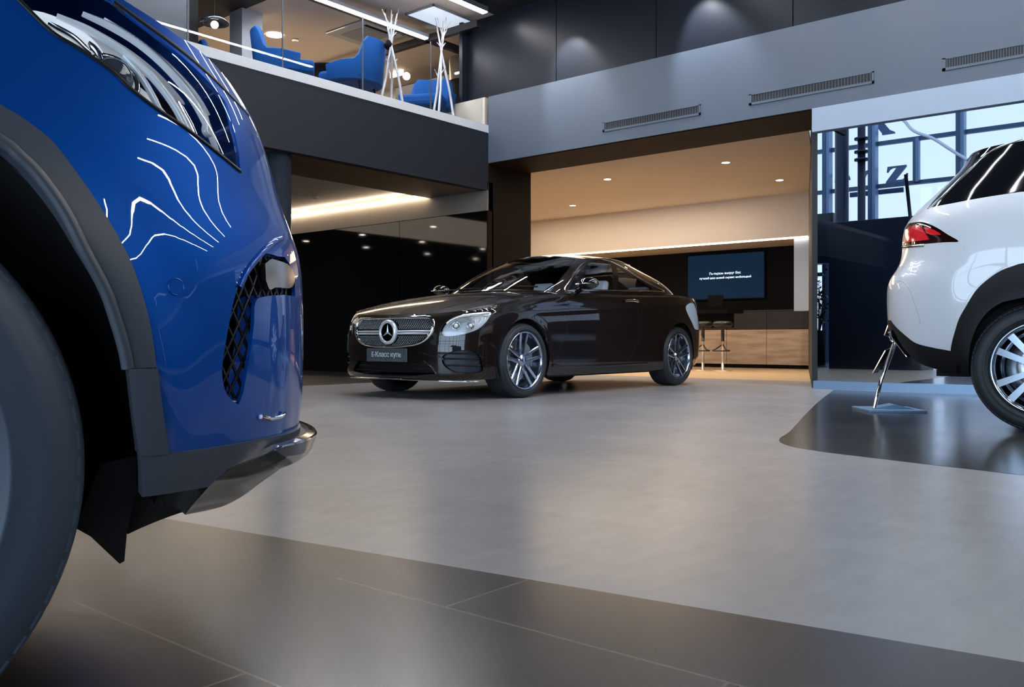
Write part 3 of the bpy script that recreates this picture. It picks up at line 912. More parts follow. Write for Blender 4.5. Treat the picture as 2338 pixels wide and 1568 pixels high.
t_keys = [(.15, .05), (.3, .02), (.42, .0), (.62, -.004), (.72, 0), (.80, .012), (.88, .035), (.95, .065), (1.05, .13)]
smax = bS[-1]
def smoothed(keys, sig):
    lo, hi = keys[0][0], keys[-1][0]; N = int((hi - lo) / .005) + 1
    raw = [spline(keys, lo + k * .005) for k in range(N)]; K = int(3 * sig / .005)
    W = [math.exp(-.5 * (k * .005 / sig) ** 2) for k in range(-K, K + 1)]; sw = sum(W)
    return [(lo + i * .005, sum(w * raw[min(N - 1, max(0, i + k))] for w, k in zip(W, range(-K, K + 1))) / sw) for i in range(N)]
def table(T):
    lo, st, n = T[0][0], T[1][0] - T[0][0], len(T)
    def f(x):
        t = (x - lo) / st
        if t <= 0: return T[0][1]
        if t >= n - 1: return T[-1][1]
        i = int(t); u = t - i
        i0, i3 = max(i - 1, 0), min(i + 2, n - 1)
        a, b, c, d = T[i0][1], T[i][1], T[i + 1][1], T[i3][1]
        return b + .5 * u * (c - a + u * (2 * a - 5 * b + 4 * c - d + u * (3 * (b - c) + d - a)))
    return f
bXs = table(smoothed([(k * .01, bX(k * .01)) for k in range(int(smax / .01) + 1)], .045)); bYs = table(smoothed([(k * .01, bY(k * .01)) for k in range(int(smax / .01) + 1)], .045))
g_f = table(smoothed(g_keys, .018)); t_f = table(smoothed(t_keys, .022))
def smooth5(a, b, x):
    t = max(0, min(1, (x - a) / (b - a))); return t ** 3 * (t * (6 * t - 15) + 10)
def bfn(s, z):
    ss = s + bs0
    x, y = bXs(ss), bYs(ss)
    d = min(ss, smax - ss)                       # symmetric
    sg = 1 if ss < smax / 2 else -1
    w = smooth5(bs0 + .38, bs0 + .90, d)
    ws = 1 - w
    g = g_f(z); t = t_f(z)
    # wheel arch flare
    fl = 0
    xr = x
    r = sqrt((xr / .50) ** 2 + ((z - .34) / .50) ** 2)
    if z > .2: fl = .016 * math.exp(-((r - .90) / .125) ** 2)
    if d > bs0 + .62: fl *= max(0, 1 - (d - bs0 - .62) / .15)
    sh = .016 * smooth5(.78, .58, z) * smooth5(.30, .60, d - bs0) * smooth5(.90, .60, d - bs0) * smooth5(.26, .58, z)
    y = y - sg * sh
    y = y + sg * (t * (ws + .35 * w) - fl * ws)
    x = x - g * w - (.25 * g * ws)
    return Vector((x, y - .94, z))
bsurf = Surf(bfn, -1.4, 1.45, .16, 1.05, MB_, 200, 80)
P_ = lambda s, z: ('p', s, z)

arch_out = [(0, 240), (60, 274), (120, 318), (174, 400), (214, 452), (252, 512), (300, 597), (330, 688), (347, 760), (356, 838)]
arch_out = [(0, 240), (62, 278), (120, 325), (174, 395), (214, 452), (252, 512), (297, 597), (328, 688), (345, 760), (356, 838)]
arch_in = [(0, 321), (45, 358), (87, 400), (144, 478), (192, 571), (240, 662), (264, 730), (282, 790), (292, 841)]
# off-picture part of the arch: mirror image about the wheel centre
po = [bsurf.pick(*p) for p in arch_out]; pi_ = [bsurf.pick(*p) for p in arch_in]
def arch_rest(a, mk):
    """continue from the first traced point over the top and down behind the wheel"""
    s0, z0 = a[0]
    r0 = sqrt(s0 * s0 + (z0 - .365) ** 2); f0 = atan2(s0, z0 - .365)
    top = [(r0 * sin(f0 * (1 - k / 4)), .365 + r0 * (1 - .02 * min(k, 8 - k)/4) * cos(f0 * (1 - k / 4))) for k in range(1, 8)]
    rest = [(-s, z) for s, z in a]
    return top, rest
cx_b = -.02
to, ro = arch_rest([(s - cx_b, z) for s, z in po], 0); ti, ri = arch_rest([(s - cx_b, z) for s, z in pi_], 0)
fix = lambda L: [(s + cx_b, z) for s, z in L]
to, ro, ti, ri = map(fix, (to, ro, ti, ri))
crv = lambda L, per=5: [tuple(v)[:2] for v in cr_curve([(a, b, 0) for a, b in L], per)]
ext = (356, 838)
sw_out = [bsurf.pick(*p) for p in ((356, 838), (366, 920), (376, 990), (381, 1032))]
sw_in = [bsurf.pick(*p) for p in ((292, 841), (300, 920), (308, 980), (316, 1036))]
low_in = [bsurf.pick(*p) for p in ((318, 1036), (323, 1132))]
# full outer / inner arch polylines from the front bottom to the rear bottom
OUT = crv(list(reversed(sw_out)) [:-1] + list(reversed(po))[0:] + to + ro)
INN = crv(list(reversed(sw_in))[:-1] + list(reversed(pi_)) + ti + ri)
zr = .34
# body panel
hl_low = [(300, 204), (360, 250), (417, 288), (480, 336), (525, 372), (549, 392)]
hl_low_all = [(42, 0), (117, 72), (180, 111), (255, 162)] + hl_low
hl_top = [(549, 392), (545, 345), (532, 290), (518, 240), (500, 214), (455, 165), (400, 116), (340, 68), (290, 30), (255, 0)]
hlL = bsurf.trace(hl_low_all, curve=False); hlT = bsurf.trace(hl_top, curve=False)
hl_rear = [(hlT[-1][0] - .10, hlT[-1][1] + .030), (hlL[0][0] - .13, hlL[0][1] + .035), (hlL[0][0] - .07, hlL[0][1] + .018)]
hl_loop = crv(hlL, 4) + crv(hlT[1:], 4) + hl_rear
top_edge_px = [(330, 30), (400, 78), (450, 112), (500, 158), (545, 210), (575, 264)]
tp = bsurf.trace(top_edge_px, curve=False)
band_top = bsurf.trace([(381, 1032), (456, 1025), (518, 1015), (580, 1003), (630, 993), (655, 988)], curve=False)
zt_ = band_top[-1][1]
SC = smax / 2 - bs0
body_loop = [(-1.35, 1.0), (-.6, 1.02), (-.1, 1.035), (tp[0][0] - .12, tp[0][1] + .045)] + tp + [(tp[-1][0] + .12, tp[-1][1] - .012), (.95, tp[-1][1] - .02), (SC, tp[-1][1] - .015)] \
    + [(SC, zt_ + .01), (1.1, zt_ + .01), (.9, zt_)] + list(reversed(band_top))
io = OUT                                    # from front bottom over the wheel
body_loop += [p for p in io if p[1] > .30] + [(-1.35, .30)]
int_left = [(633, 585), (618, 580), (600, 580), (584, 594), (567, 614), (549, 642), (534, 685), (522, 745), (512, 805), (507, 850), (514, 891), (530, 914), (545, 924)]
int_right = [(556, 895), (562, 860), (572, 800), (580, 740), (584, 688), (610, 676), (651, 673)]
IL = bsurf.trace(int_left, curve=False); IR = bsurf.trace(int_right, curve=False)
intake_loop = crv(IL, 4) + crv(IR, 4) + [(IR[-1][0] + .05, IR[-1][1] + .0), (IR[-1][0] + .05, IL[0][1] - .02), (IL[0][0] + .03, IL[0][1] + .002)]
panel('body', bsurf, body_loop, P_blue, blue, holes=[hl_loop, intake_loop], step=.016, flip=False, thick=.006)
# headlamp
P_dark_lamp = mat('lamp_housing', (.012, .014, .018), .3)
hp = panel('headlight', bsurf, hl_loop, P_dark_lamp, blue, step=.03, off=-.075, flip=False)
def strip_on(surf, pts, width, off, height, m, parent, name, per=8, flip=False, px=True, taper=None):
    """bar lying along a line on a surface; width in the surface, height along the normal"""
    P = crv([surf.pick(*p) if px else p for p in pts], per)
    sg = -1 if flip else 1
    bm = BM(); rows = []
    for i, p in enumerate(P):
        a = P[max(i - 1, 0)]; b = P[min(i + 1, len(P) - 1)]
        n = surf.normal(*p) * sg; c = surf.fn(*p)
        t = (surf.fn(*b) - surf.fn(*a)).normalized(); sd = n.cross(t).normalized()
        w = width * (taper(i / (len(P) - 1)) if taper else 1)
        rows.append([bm.verts.new(c + n * off - sd * w / 2), bm.verts.new(c + n * (off + height) - sd * w * .36), bm.verts.new(c + n * (off + height) + sd * w * .36), bm.verts.new(c + n * off + sd * w / 2)])
    for A, B in zip(rows[:-1], rows[1:]):
        for k in range(3): bm.faces.new([A[k], B[k], B[k + 1], A[k + 1]]).smooth = True
    bmesh.ops.recalc_face_normals(bm, faces=bm.faces)
    return build(name, bm, m, parent)
# reflector bowls with an added glow, light guides and trims inside the lamp
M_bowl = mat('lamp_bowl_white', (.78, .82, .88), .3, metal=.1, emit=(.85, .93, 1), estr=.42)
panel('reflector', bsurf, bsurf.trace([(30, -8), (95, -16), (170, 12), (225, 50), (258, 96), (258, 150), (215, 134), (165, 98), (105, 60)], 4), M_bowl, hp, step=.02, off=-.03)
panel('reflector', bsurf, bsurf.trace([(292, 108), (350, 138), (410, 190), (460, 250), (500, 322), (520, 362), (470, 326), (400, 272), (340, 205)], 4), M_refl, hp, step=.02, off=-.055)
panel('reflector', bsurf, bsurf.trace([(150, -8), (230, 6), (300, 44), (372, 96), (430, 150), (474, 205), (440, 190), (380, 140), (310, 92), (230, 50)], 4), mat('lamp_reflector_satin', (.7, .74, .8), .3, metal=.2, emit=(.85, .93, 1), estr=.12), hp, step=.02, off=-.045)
for pts, w, m_ in (([(140, 4), (215, 38), (300, 92), (372, 158), (425, 228), (462, 300), (478, 330)], .009, M_drl), ([(200, 0), (290, 42), (370, 100), (440, 172), (492, 250), (530, 345)], .011, M_drl),
               ([(296, 104), (338, 150), (372, 205), (398, 262), (408, 276)], .006, M_drl), ([(250, 14), (330, 66), (410, 130), (470, 195), (505, 250)], .005, M_drl),
               ([(430, 215), (462, 270), (482, 320)], .005, M_chrome), ([(215, 70), (240, 100), (252, 140)], .008, M_chrome), ([(490, 232), (500, 262), (498, 286), (512, 300)], .007, M_drl), ([(120, 22), (180, 56), (222, 98)], .004, M_chrome_s)):
    strip_on(bsurf, pts, w, -.028, .008, m_, hp, 'light_guide', taper=lambda t: min(1, .15 + 5 * t, .15 + 5 * (1 - t)))
p = bsurf.pick(275, 150); c = bsurf.fn(*p) - bsurf.normal(*p) * .03
bm = BM(); bmesh.ops.create_uvsphere(bm, u_segments=24, v_segments=16, radius=.027, matrix=Matrix.Translation(c)); build('projector', bm, mat('projector_glass', (.05, .06, .08), .03, spec=1), hp, smooth=True)
bm = BM(); M = Matrix.Translation(c) @ bsurf.normal(*p).to_track_quat('Z', 'Y').to_matrix().to_4x4()
lathe(bm, [(.036, -.01), (.040, -.004), (.036, .004), (.031, .0)], M, 28, close=True); build('projector_ring', bm, M_chrome_s, hp)
panel('lens', bsurf, hl_loop, M_lens, hp, step=.02, off=-.001, flip=False)
strip_on(bsurf, hl_low_all, .006, -.004, .006, M_clad_b, hp, 'seal')
# hood
strip_on(bsurf, [(262, 4), (300, 32), (350, 68), (420, 120), (480, 172), (530, 222), (566, 262)], .010, -.004, .005, M_clad_b, blue, 'bonnet_gap')
def hood(a, b):
    s = -1.0 + a * (SC + 1.0)
    kz = [(-1.1, 1.0), (-.1, 1.035), (tp[0][0] - .12, tp[0][1] + .045)] + tp + [(tp[-1][0] + .12, tp[-1][1] - .012), (.95, tp[-1][1] - .02), (1.5, tp[-1][1] - .015), (2.2, tp[-1][1] - .015)]
    L = bfn(s, spline(kz, s))
    yy = L.y * (1 - 2 * b)
    c = 1 - (1 - 2 * b) ** 2
    edge = 1 - abs(1 - 2 * b)
    return Vector((L.x, yy, L.z + .075 * (c) * .6 * min(1, max(0, (.80 - L.x) / .5))))
grid_mesh('bonnet', hood, 90, 40, P_blue, blue, thick=.004)
# intake: mesh, blue corner, chrome blade
mesh_loop = bsurf.trace([(606, 600), (584, 612), (562, 640), (546, 680), (534, 745), (522, 805), (512, 860), (520, 893), (545, 918), (556, 885), (570, 800), (580, 735), (590, 680), (600, 640)], 3)
_cs = sum(p[0] for p in intake_loop) / len(intake_loop); _cz = sum(p[1] for p in intake_loop) / len(intake_loop)
iv = panel('air_intake', bsurf, [(_cs + (a - _cs) * 1.35 + .02, _cz + (b - _cz) * 1.12) for a, b in intake_loop], M_liner, blue, step=.03, off=-.045, flip=False)
xs_ = [p[0] for p in mesh_loop]; ys_ = [p[1] for p in mesh_loop]
bm = BM()
def mesh_bar(a, b):
    n = 10; last = None
    for i in range(n + 1):
        p = (a[0] + (b[0] - a[0]) * i / n, a[1] + (b[1] - a[1]) * i / n)
        q = p if any(inside((p[0] - e, p[1]), intake_loop) for e in (0, .02, .04, .06)) else None
        if q and last: 
            A = bfn(*last) - bsurf.normal(*last) * .013; B = bfn(*q) - bsurf.normal(*q) * .013
            tube(bm, [A, B], .0026, 5, cap=False)
        last = q
s_lo, s_hi, z_lo_, z_hi_ = min(xs_) - .02, max(xs_) + .05, min(ys_) - .02, max(ys_) + .02
step_ = .021
k = -30
while k < 60:
    d0 = s_lo + k * step_ * 1.1
    for sgn in (1, -1):
        H = z_hi_ - z_lo_
        a = (d0, z_lo_); b_ = (d0 + sgn * H * .62, z_hi_)
        n = 24
        for i in range(n):
            mesh_bar((a[0] + (b_[0] - a[0]) * i / n, a[1] + (b_[1] - a[1]) * i / n), (a[0] + (b_[0] - a[0]) * (i + 1) / n, a[1] + (b_[1] - a[1]) * (i + 1) / n))
    k += 1
build('mesh_grille', bm, mat('mesh_plastic', (.012, .012, .015), .35), iv)
b1 = [bsurf.pick(*q) for q in ((604, 602), (618, 592), (630, 594))]; b2 = [bsurf.pick(*q) for q in ((630, 656), (615, 661), (606, 640))]
blade = crv(b1 + [(b1[-1][0] + .05, b1[-1][1] - .004), (b1[-1][0] + .075, (b1[-1][1] + b2[0][1]) / 2), (b1[-1][0] + .05, b2[0][1] + .003)] + b2, 4)
panel('chrome_blade', bsurf, blade, mat('warm_chrome', (.35, .30, .25), .22, metal=1), blue, step=.015, off=.001, flip=False, thick=.008)  # tan tint paints a beige reflection into the chrome
strip_on(bsurf, [(640, 545), (626, 552), (606, 568), (584, 592), (562, 620), (545, 655)], .010, -.002, .006, P_blue, blue, 'intake_lip')
bm = BM()
tube(bm, [bfn(*bsurf.pick(x, y)) + bsurf.normal(*bsurf.pick(x, y)) * .004 for x, y in ((590, 950), (612, 955), (632, 952), (645, 944))], .0035, 8)
build('chrome_trim', bm, M_chrome, blue)
# parking sensor
p = bsurf.pick(402, 655); c = bfn(*p); M = Matrix.Translation(c + bsurf.normal(*p) * .0005) @ (bsurf.normal(*p)).to_track_quat('Z', 'Y').to_matrix().to_4x4()
bm = BM(); lathe(bm, [(.0098, -.001), (.0104, .0008), (.0114, .0008), (.0120, -.001)], M, 28, close=True); bmesh.ops.create_circle(bm, cap_ends=True, segments=28, radius=.0098, matrix=M @ Matrix.Translation((0, 0, .0002))); build('parking_sensor', bm, P_blue, blue)
# cladding
loop = crv(list(reversed(po[1:])) , 4)
clad = [p for p in OUT if p[1] >= bsurf.pick(356, 838)[1]]; cladi = [p for p in INN if p[1] >= bsurf.pick(292, 841)[1]]
arch = panel('wheel_arch_trim', bsurf, clad + list(reversed(cladi)), M_clad, blue, step=.012, off=.002, flip=False, thick=.03)
lo = sw_out[:1] + sw_out[1:] + list(reversed(sw_in)); 
strip_on(bsurf, cladi[::2], .016, .0, .006, M_clad, arch, 'arch_lip', per=3, px=False)
panel('wheel_arch_trim', bsurf, [(a, b - .0015) for a, b in crv(sw_out, 4)] + [(a, b - (.0015 if i == len(sw_in) * 0 else 0)) for i, (a, b) in enumerate(reversed(crv(sw_in, 4)))], M_clad, blue, step=.012, off=.006, flip=False, thick=.03)
# grey lower band
lower = bsurf.trace([(323, 1132), (370, 1126), (414, 1119), (472, 1109), (490, 1092), (518, 1070), (580, 1045), (640, 1018), (658, 1008)], curve=False)
bl_top = [(a, b) for a, b in [bsurf.pick(318, 1036)] + band_top]
zb_ = lower[-1][1]
panel('bumper_trim', bsurf, bl_top + [(.9, zt_), (SC, zt_ + .01), (SC, zb_ + .01), (.9, zb_)] + list(reversed(lower)), M_clad, blue, step=.014, off=.004, flip=False, thick=.02)
# black valance below
def lfn(s, z):
    q = bfn(s, z); n = bsurf.normal(s, z)
    k = smooth(.50, .75, s)
    return q + n * (.030 * k - .032 * smooth5(.37, .25, z))
lsurf = Surf(lfn, .2, 1.4, .16, .6, MB_, 120, 50)
val = [bsurf.pick(323, 1132), bsurf.pick(414, 1119), bsurf.pick(472, 1109)] + [(p[0], p[1] + .006) for p in lower[4:]]
v2 = lsurf.trace([(286, 1222), (298, 1226), (350, 1205), (423, 1178), (497, 1165), (559, 1130), (621, 1084), (655, 1052)], curve=False)
panel('lower_valance', lsurf, val + [(SC, zb_ + .01), (SC, v2[-1][1])] + list(reversed(v2)), M_clad_b, blue, step=.016, off=-.010, flip=False, thick=.02)
skid = lsurf.trace([(423, 1175), (460, 1130), (489, 1095), (518, 1071), (580, 1046), (640, 1018), (671, 1006), (690, 1012), (696, 1022), (692, 1034), (663, 1051), (640, 1069), (600, 1098), (559, 1129), (515, 1153), (470, 1166)], curve=False)
i6 = skid[6]; i9 = skid[9]
skl = skid[:6] + [(skid[5][0] + .06, skid[5][1] + .004), (SC, skid[5][1] + .006), (SC, skid[11][1] + .012), (skid[11][0] + .08, skid[11][1] + .010)] + crv(skid[11:], 6)
sk = panel('skid_plate', lsurf, skl, mat('skid_chrome', (.50, .48, .47), .10, metal=1), blue, step=.012, off=.0, flip=False, thick=.012)
skt = lsurf.trace([(490, 1094), (518, 1071), (549, 1058), (580, 1046), (612, 1032), (645, 1018), (652, 1040), (621, 1066), (590, 1077), (559, 1086), (520, 1092)], curve=False)
skt = skt[:6] + [(skt[5][0] + .10, skt[5][1] + .002), (skt[5][0] + .35, skt[5][1] + .002), (skt[5][0] + .35, skt[6][1] - .002), (skt[5][0] + .10, skt[6][1] - .002)] + skt[6:]
panel('skid_insert', lsurf, skt, mat('gloss_black_trim', (.003, .003, .004), .1, coat=1), sk, step=.02, off=.003, flip=False, thick=.004)
# wheel housing
bm = BM()
N_ = 40
rows = []
for i in range(N_ + 1):
    t = -.12 + (pi + .24) * i / N_
    r_ = .475
    x, z = r_ * cos(t) - .02, .365 + r_ * 1.0 * sin(t)
    rows.append([bm.verts.new((x, y - .94, max(.30, z))) for y in (.010, .30, .62)])
for A, B in zip(rows[:-1], rows[1:]):
    for k in range(2): bm.faces.new([A[k], A[k + 1], B[k + 1], B[k]])
vs = [bm.verts.new(p) for p in ((-.5, -.32, .2), (.5, -.32, .2), (.5, -.32, .9), (-.5, -.32, .9))]; bm.faces.new(vs)
build('wheel_housing', bm, M_liner, blue, smooth=True)
bm = BM()
pts = [(.335, .335), (.405, .315), (.455, .24), (.470, .155), (.462, .150), (.43, .215), (.36, .225), (.31, .23)]
F0 = [((172, 1205), .395), ((215, 1229), .40), ((244, 1242), .405), ((259, 1262), .41), ((273, 1287), .415), ((284, 1281), .415), ((290, 1215), .415), ((312, 1110), .415), ((312, 1040), .415), ((230, 1060), .40)]
def on_local_y(px, py, y):
    Mi = MB_.inverted(); o = Mi @ Vector((0, 0, CH)); d = (Mi.to_3x3() @ ray(px, py)); k = (y - o.y) / d.y
    return o + d * k
fl = [on_local_y(px, py, -.90) for (px, py), _ in F0]
A = [bm.verts.new(p) for p in fl]; B = [bm.verts.new(p + Vector((.01, .22, 0))) for p in fl]
n = len(A)
for i in range(n): bm.faces.new([A[i], A[(i + 1) % n], B[(i + 1) % n], B[i]])
bm.faces.new(list(reversed(A))); bm.faces.new(B)
build('mud_flap', bm, M_clad_b, blue)
# wheel turned to the right
wl = bpy.data.objects.new('wheel', None); COL.objects.link(wl); wl.parent = blue
wc = c2w(-.80, .885, .375)
wl.matrix_parent_inverse = Matrix()
wth = R(35); wu = c2w(cos(wth), sin(wth))
lw = MB_.inverted() @ wc
wl.location = lw; wl.rotation_euler = (0, 0, atan2(wu.y, wu.x) - bpsi + pi)
make_tyre(wl, .375, .235, .25, mat('large_tyre_rubber', (.045, .062, .09), .5), lugs=72)
bm = BM()
lathe(bm, [(.252, -.005), (.256, .006), (.246, .008), (.236, -.03), (.228, -.17), (.20, -.18)], axis='y', seg=80, cap=False)
build('rim', bm, M_alloy, wl)
bm = BM()
for k in range(5):
    for dd in (-.16, .16):
        a = 2 * pi * k / 5 + dd
        M = Matrix.Rotation(a, 4, 'Y')
        prism(bm, [(-.022, .05), (.022, .05), (.015, .24), (-.015, .24)], 'y', -.03, -.005, M=M)
lathe(bm, [(0, .0), (.05, .0), (.07, -.01), (.08, -.04), (0, -.04)], axis='y', seg=32)
build('spoke', bm, M_alloy, wl)
bm = BM(); lathe(bm, [(.04, -.07), (.18, -.07), (.18, -.085), (.04, -.085)], axis='y', seg=40, close=True); build('brake_disc', bm, M_disc, wl)
# rest of the car out of the picture: cabin block so that it reads whole from the side
def cab(a, b):
    xk = [(0, -.75), (.25, -1.25), (.5, -1.9), (.8, -2.8), (1, -3.4)]
    x = spline(xk, a); top = spline([(0, 1.02), (.25, 1.42), (.5, 1.60), (.8, 1.58), (1, 1.15)], a)
    w = .80 - .12 * (top - 1.0) / .6
    t = pi * b
    return Vector((x, -w * cos(t) * (1 if abs(cos(t)) < .9 else 1), 1.0 + (top - 1.0) * min(1, 1.35 * sin(t))))
bm = BM(); box(bm, -3.3, -.88, .27, -.48, .88, .30); box(bm, -.5, -.30, .27, .55, .88, .30); build('underbody', bm, M_liner, blue)
grid_mesh('roof', cab, 24, 20, mat('dark_glass', (.004, .005, .007), .05), blue)
bl_side = [(-3.3, 1.0), (-1.35, 1.0), (-1.35, .30), (-3.3, .30)]
kzz = [(-1.35, 1.0), (-.6, 1.02), (-.1, 1.035), (tp[0][0] - .12, tp[0][1] + .045)] + tp + [(tp[-1][0] + .12, tp[-1][1] - .012), (.95, tp[-1][1] - .02), (2.2, tp[-1][1] - .015)]
lt = [(SC + k * (SC + 1.3) / 40) for k in range(41)]
panel('fender', bsurf, [(s, spline(kzz, 2 * SC - s)) for s in lt] + [(s, .30) for s in reversed(lt)], P_blue, blue, step=.06, flip=False, thick=.006)
panel('door', bsurf, bl_side, P_blue, blue, step=.08, flip=False, thick=.01)
# ------------------------------------------------------------------ brown coupe
P_brown = flake_paint('brown_car_paint', (.0065, .0027, .0016), .4, 1, 0)
M_dglass = glass_mat('tinted_glass', (.80, .82, .85), 1.5)
M_seat = mat('pale_leather', (.82, .82, .84), .5)
M_int = mat('dark_interior', (.012, .012, .014), .6)
corg = Vector((-5.95, 6.39, 0))
coupe = thing('car', corg, 'glossy dark brown coupe with chrome diamond grille parked in front of the portal', 'car', R(-90))
MC = Matrix.Translation(corg) @ Matrix.Rotation(R(-90), 4, 'Z')
ckeys = [(.846, 0), (.842, .16), (.828, .34), (.800, .50), (.745, .66), (.665, .775), (.55, .85), (.38, .895), (.15, .918), (-.1, .922), (-.6, .910), (-1.4, .912), (-2.2, .922), (-2.87, .930), (-3.2, .912), (-3.42, .875), (-3.60, .80), (-3.73, .67), (-3.80, .50), (-3.84, .25), (-3.85, 0)]
cS, cX, cY = plan_eval(ckeys)
cmax = cS[-1]
cg = [(.12, .10), (.17, .05), (.21, .012), (.26, .004), (.36, .0), (.47, .0), (.52, .006), (.60, .016), (.68, .034), (.74, .065), (.80, .11), (1.1, .2)]
cgt = [(.12, .2), (.3, .05), (.42, .01), (.55, .0), (.70, .02), (.85, .05), (.97, .06), (1.04, .10), (1.2, .14)]
ct = [(.10, .09), (.18, .04), (.26, .016), (.36, .008), (.50, .010), (.60, .0), (.78, -.003), (1.2, -.003)]
cztop = [(-3.9, .985), (-3.7, 1.01), (-3.4, 1.03), (-3.0, 1.045), (-2.5, 1.035), (-2.0, 1.02), (-1.2, 1.0), (-.8, .985), (-.5, .962), (0, .915), (.3, .87), (.5, .835), (.65, .80), (.76, .772), (.83, .755), (.9, .75)]
ctop_in = [(-1, .075), (0, .070), (.025, .05), (.06, .030), (.11, .014), (.18, .004), (.3, 0), (1.2, 0)]
def cfn(s, z):
    sg = 1 if s >= 0 else -1
    a = abs(s)
    if a > cmax: a = cmax - (a - cmax) * 0
    x, y = cX(a), cY(a)
    w = smooth(-.1, .62, x); wt = smooth(-3.0, -3.7, x)
    ws = 1 - .75 * w - .6 * wt
    zt = spline(cztop, x)
    inn = spline(ct, z) + spline(ctop_in, zt - z)
    # wheel arch lips
    for xc in (0, -2.873):
        r = sqrt((x - xc) ** 2 + (z - .34) ** 2)
        if z > .2: inn -= .007 * math.exp(-((r - .385) / .05) ** 2)
    # waist crease
    zc = .86 + (x + 1.5) * -.055
    inn -= .006 * math.exp(-((z - zc) / .03) ** 2) * smooth(.6, .2, x)
    y = max(0, y - inn * ws * min(1, y / .5))
    x = x - spline(cg, z) * w + spline(cgt, z) * wt
    return Vector((x, sg * y, z))
csurf = Surf(cfn, -cmax, cmax, .14, 1.06, MC, 420, 46)
def s_of_x(x):
    a, b = 0, cmax
    for _ in range(40):
        m = (a + b) / 2
        if cX(m) > x: a = m
        else: b = m
    return a
mir = lambda L: [(-a, b) for a, b in reversed(L)]
# traced features, all on the side that faces the camera
g_half_px = [(889, 725), (930, 723.5), (975, 723.5), (986, 728), (990, 738), (986, 756), (972, 774), (950, 785), (915, 791), (889, 792)]
gh = csurf.trace(g_half_px, curve=False)
gh[0] = (0.0, gh[0][1]); gh[-1] = (0.0, gh[-1][1])
gq = crv(gh[1:-1], 4)
g_loop = [gh[0]] + gq + [gh[-1]] + mir(gq)
hl_px = [(1007, 763), (1006, 753), (1014, 738), (1032, 724), (1062, 714), (1095, 709.5), (1118, 708), (1127, 711), (1120, 727), (1102, 746), (1072, 759), (1040, 766), (1016, 767)]
chl = csurf.trace(hl_px, 4)
si_px = [(1009, 815), (1022, 806), (1038, 801), (1062, 799), (1080, 802), (1096, 814), (1101, 832), (1100, 848), (1062, 852), (1030, 846), (1012, 832)]
csi = csurf.trace(si_px, 4)
ci_px = [(929, 829), (968, 826), (984, 840), (996, 853), (940, 858), (889, 858)]
cq = csurf.trace(ci_px, curve=False)
cil = [(0.0, cq[0][1])] + cq[1:-1] + [(0.0, cq[-1][1])]
ci_loop = cil + mir(cil[1:-1])
def arch_pts(xc, r, n=26, z0=.185):
    L = []
    for k in range(n + 1):
        t = -.42 + (pi + .84) * k / n
        x = xc + r * cos(t); z = .345 + r * sin(t)
        if z < z0: continue
        L.append((s_of_x(x), z))
    return L
AF = arch_pts(0, .378); AR = arch_pts(-2.873, .378)
tl_px = [(1566, 700), (1574, 692), (1583, 692), (1588, 700), (1592, 716), (1599, 734), (1597, 750), (1588, 752), (1580, 736), (1570, 716)]
ctl = csurf.trace(tl_px, 4)
zb = .185
def btm(x): return spline([(-3.9, .30), (-3.4, .22), (-3.2, .19), (.3, .185), (.55, .18), (.9, .172)], x)
left = []
N = 60
bot = [(0, btm(.85))] + [(s, btm(cX(s))) for s in [k * (AF[0][0]) / 10 for k in range(1, 10)]]
bot += AF + [(s, btm(-1.4)) for s in [AF[-1][0] + (AR[0][0] - AF[-1][0]) * k / 8 for k in range(1, 8)]] + AR
bot += [(s, btm(cX(s))) for s in [AR[-1][0] + (cmax - AR[-1][0]) * k / 8 for k in range(1, 9)]]
tops = [(cmax * k / N, spline(cztop, cX(cmax * k / N))) for k in range(N, -1, -1)]
loopL = bot + tops
full = [p for p in bot] + tops[:-1] + [(-a, b) for a, b in reversed(bot[1:])][:0]
# whole outline: bottom left -> tail -> top back to nose -> top right -> tail -> bottom right
full = bot + tops + [(-a, b) for a, b in reversed(tops[:-1])] + [(-a, b) for a, b in reversed(bot[1:])]
panel('body', csurf, full, P_brown, coupe, holes=[g_loop, chl, mir(chl), csi, mir(csi), ci_loop, ctl, mir(ctl)], step=.019, thick=.004)
# bonnet and boot lid
def ctopfn(x0, x1, crown):
    sa, sb = s_of_x(x0) if x0 < .84 else 0.0, s_of_x(x1) if x1 > -3.84 else cmax
    def f(a, b):
        s = sa + (sb - sa) * a
        L = cfn(s, spline(cztop, cX(s)))
        t = 1 - 2 * b
        c = 1 - t * t
        return Vector((L.x + .0 * c, L.y * t, L.z + spline(crown, L.x) * (c ** .8)))
    return f
grid_mesh('bonnet', ctopfn(.84, -1.0, [(-1.0, .03), (-.5, .055), (.1, .05), (.5, .035), (.72, .012), (.8, .0)]), 40, 28, P_brown, coupe)
grid_mesh('boot_lid', ctopfn(-2.6, -3.85, [(-3.85, 0), (-3.7, .01), (-3.3, .03), (-2.6, .05)]), 24, 20, P_brown, coupe)
for sy in (1, -1):                       # bonnet creases
    pts = [(.66, .40), (.3, .52), (-.1, .60), (-.5, .66)]
    pass
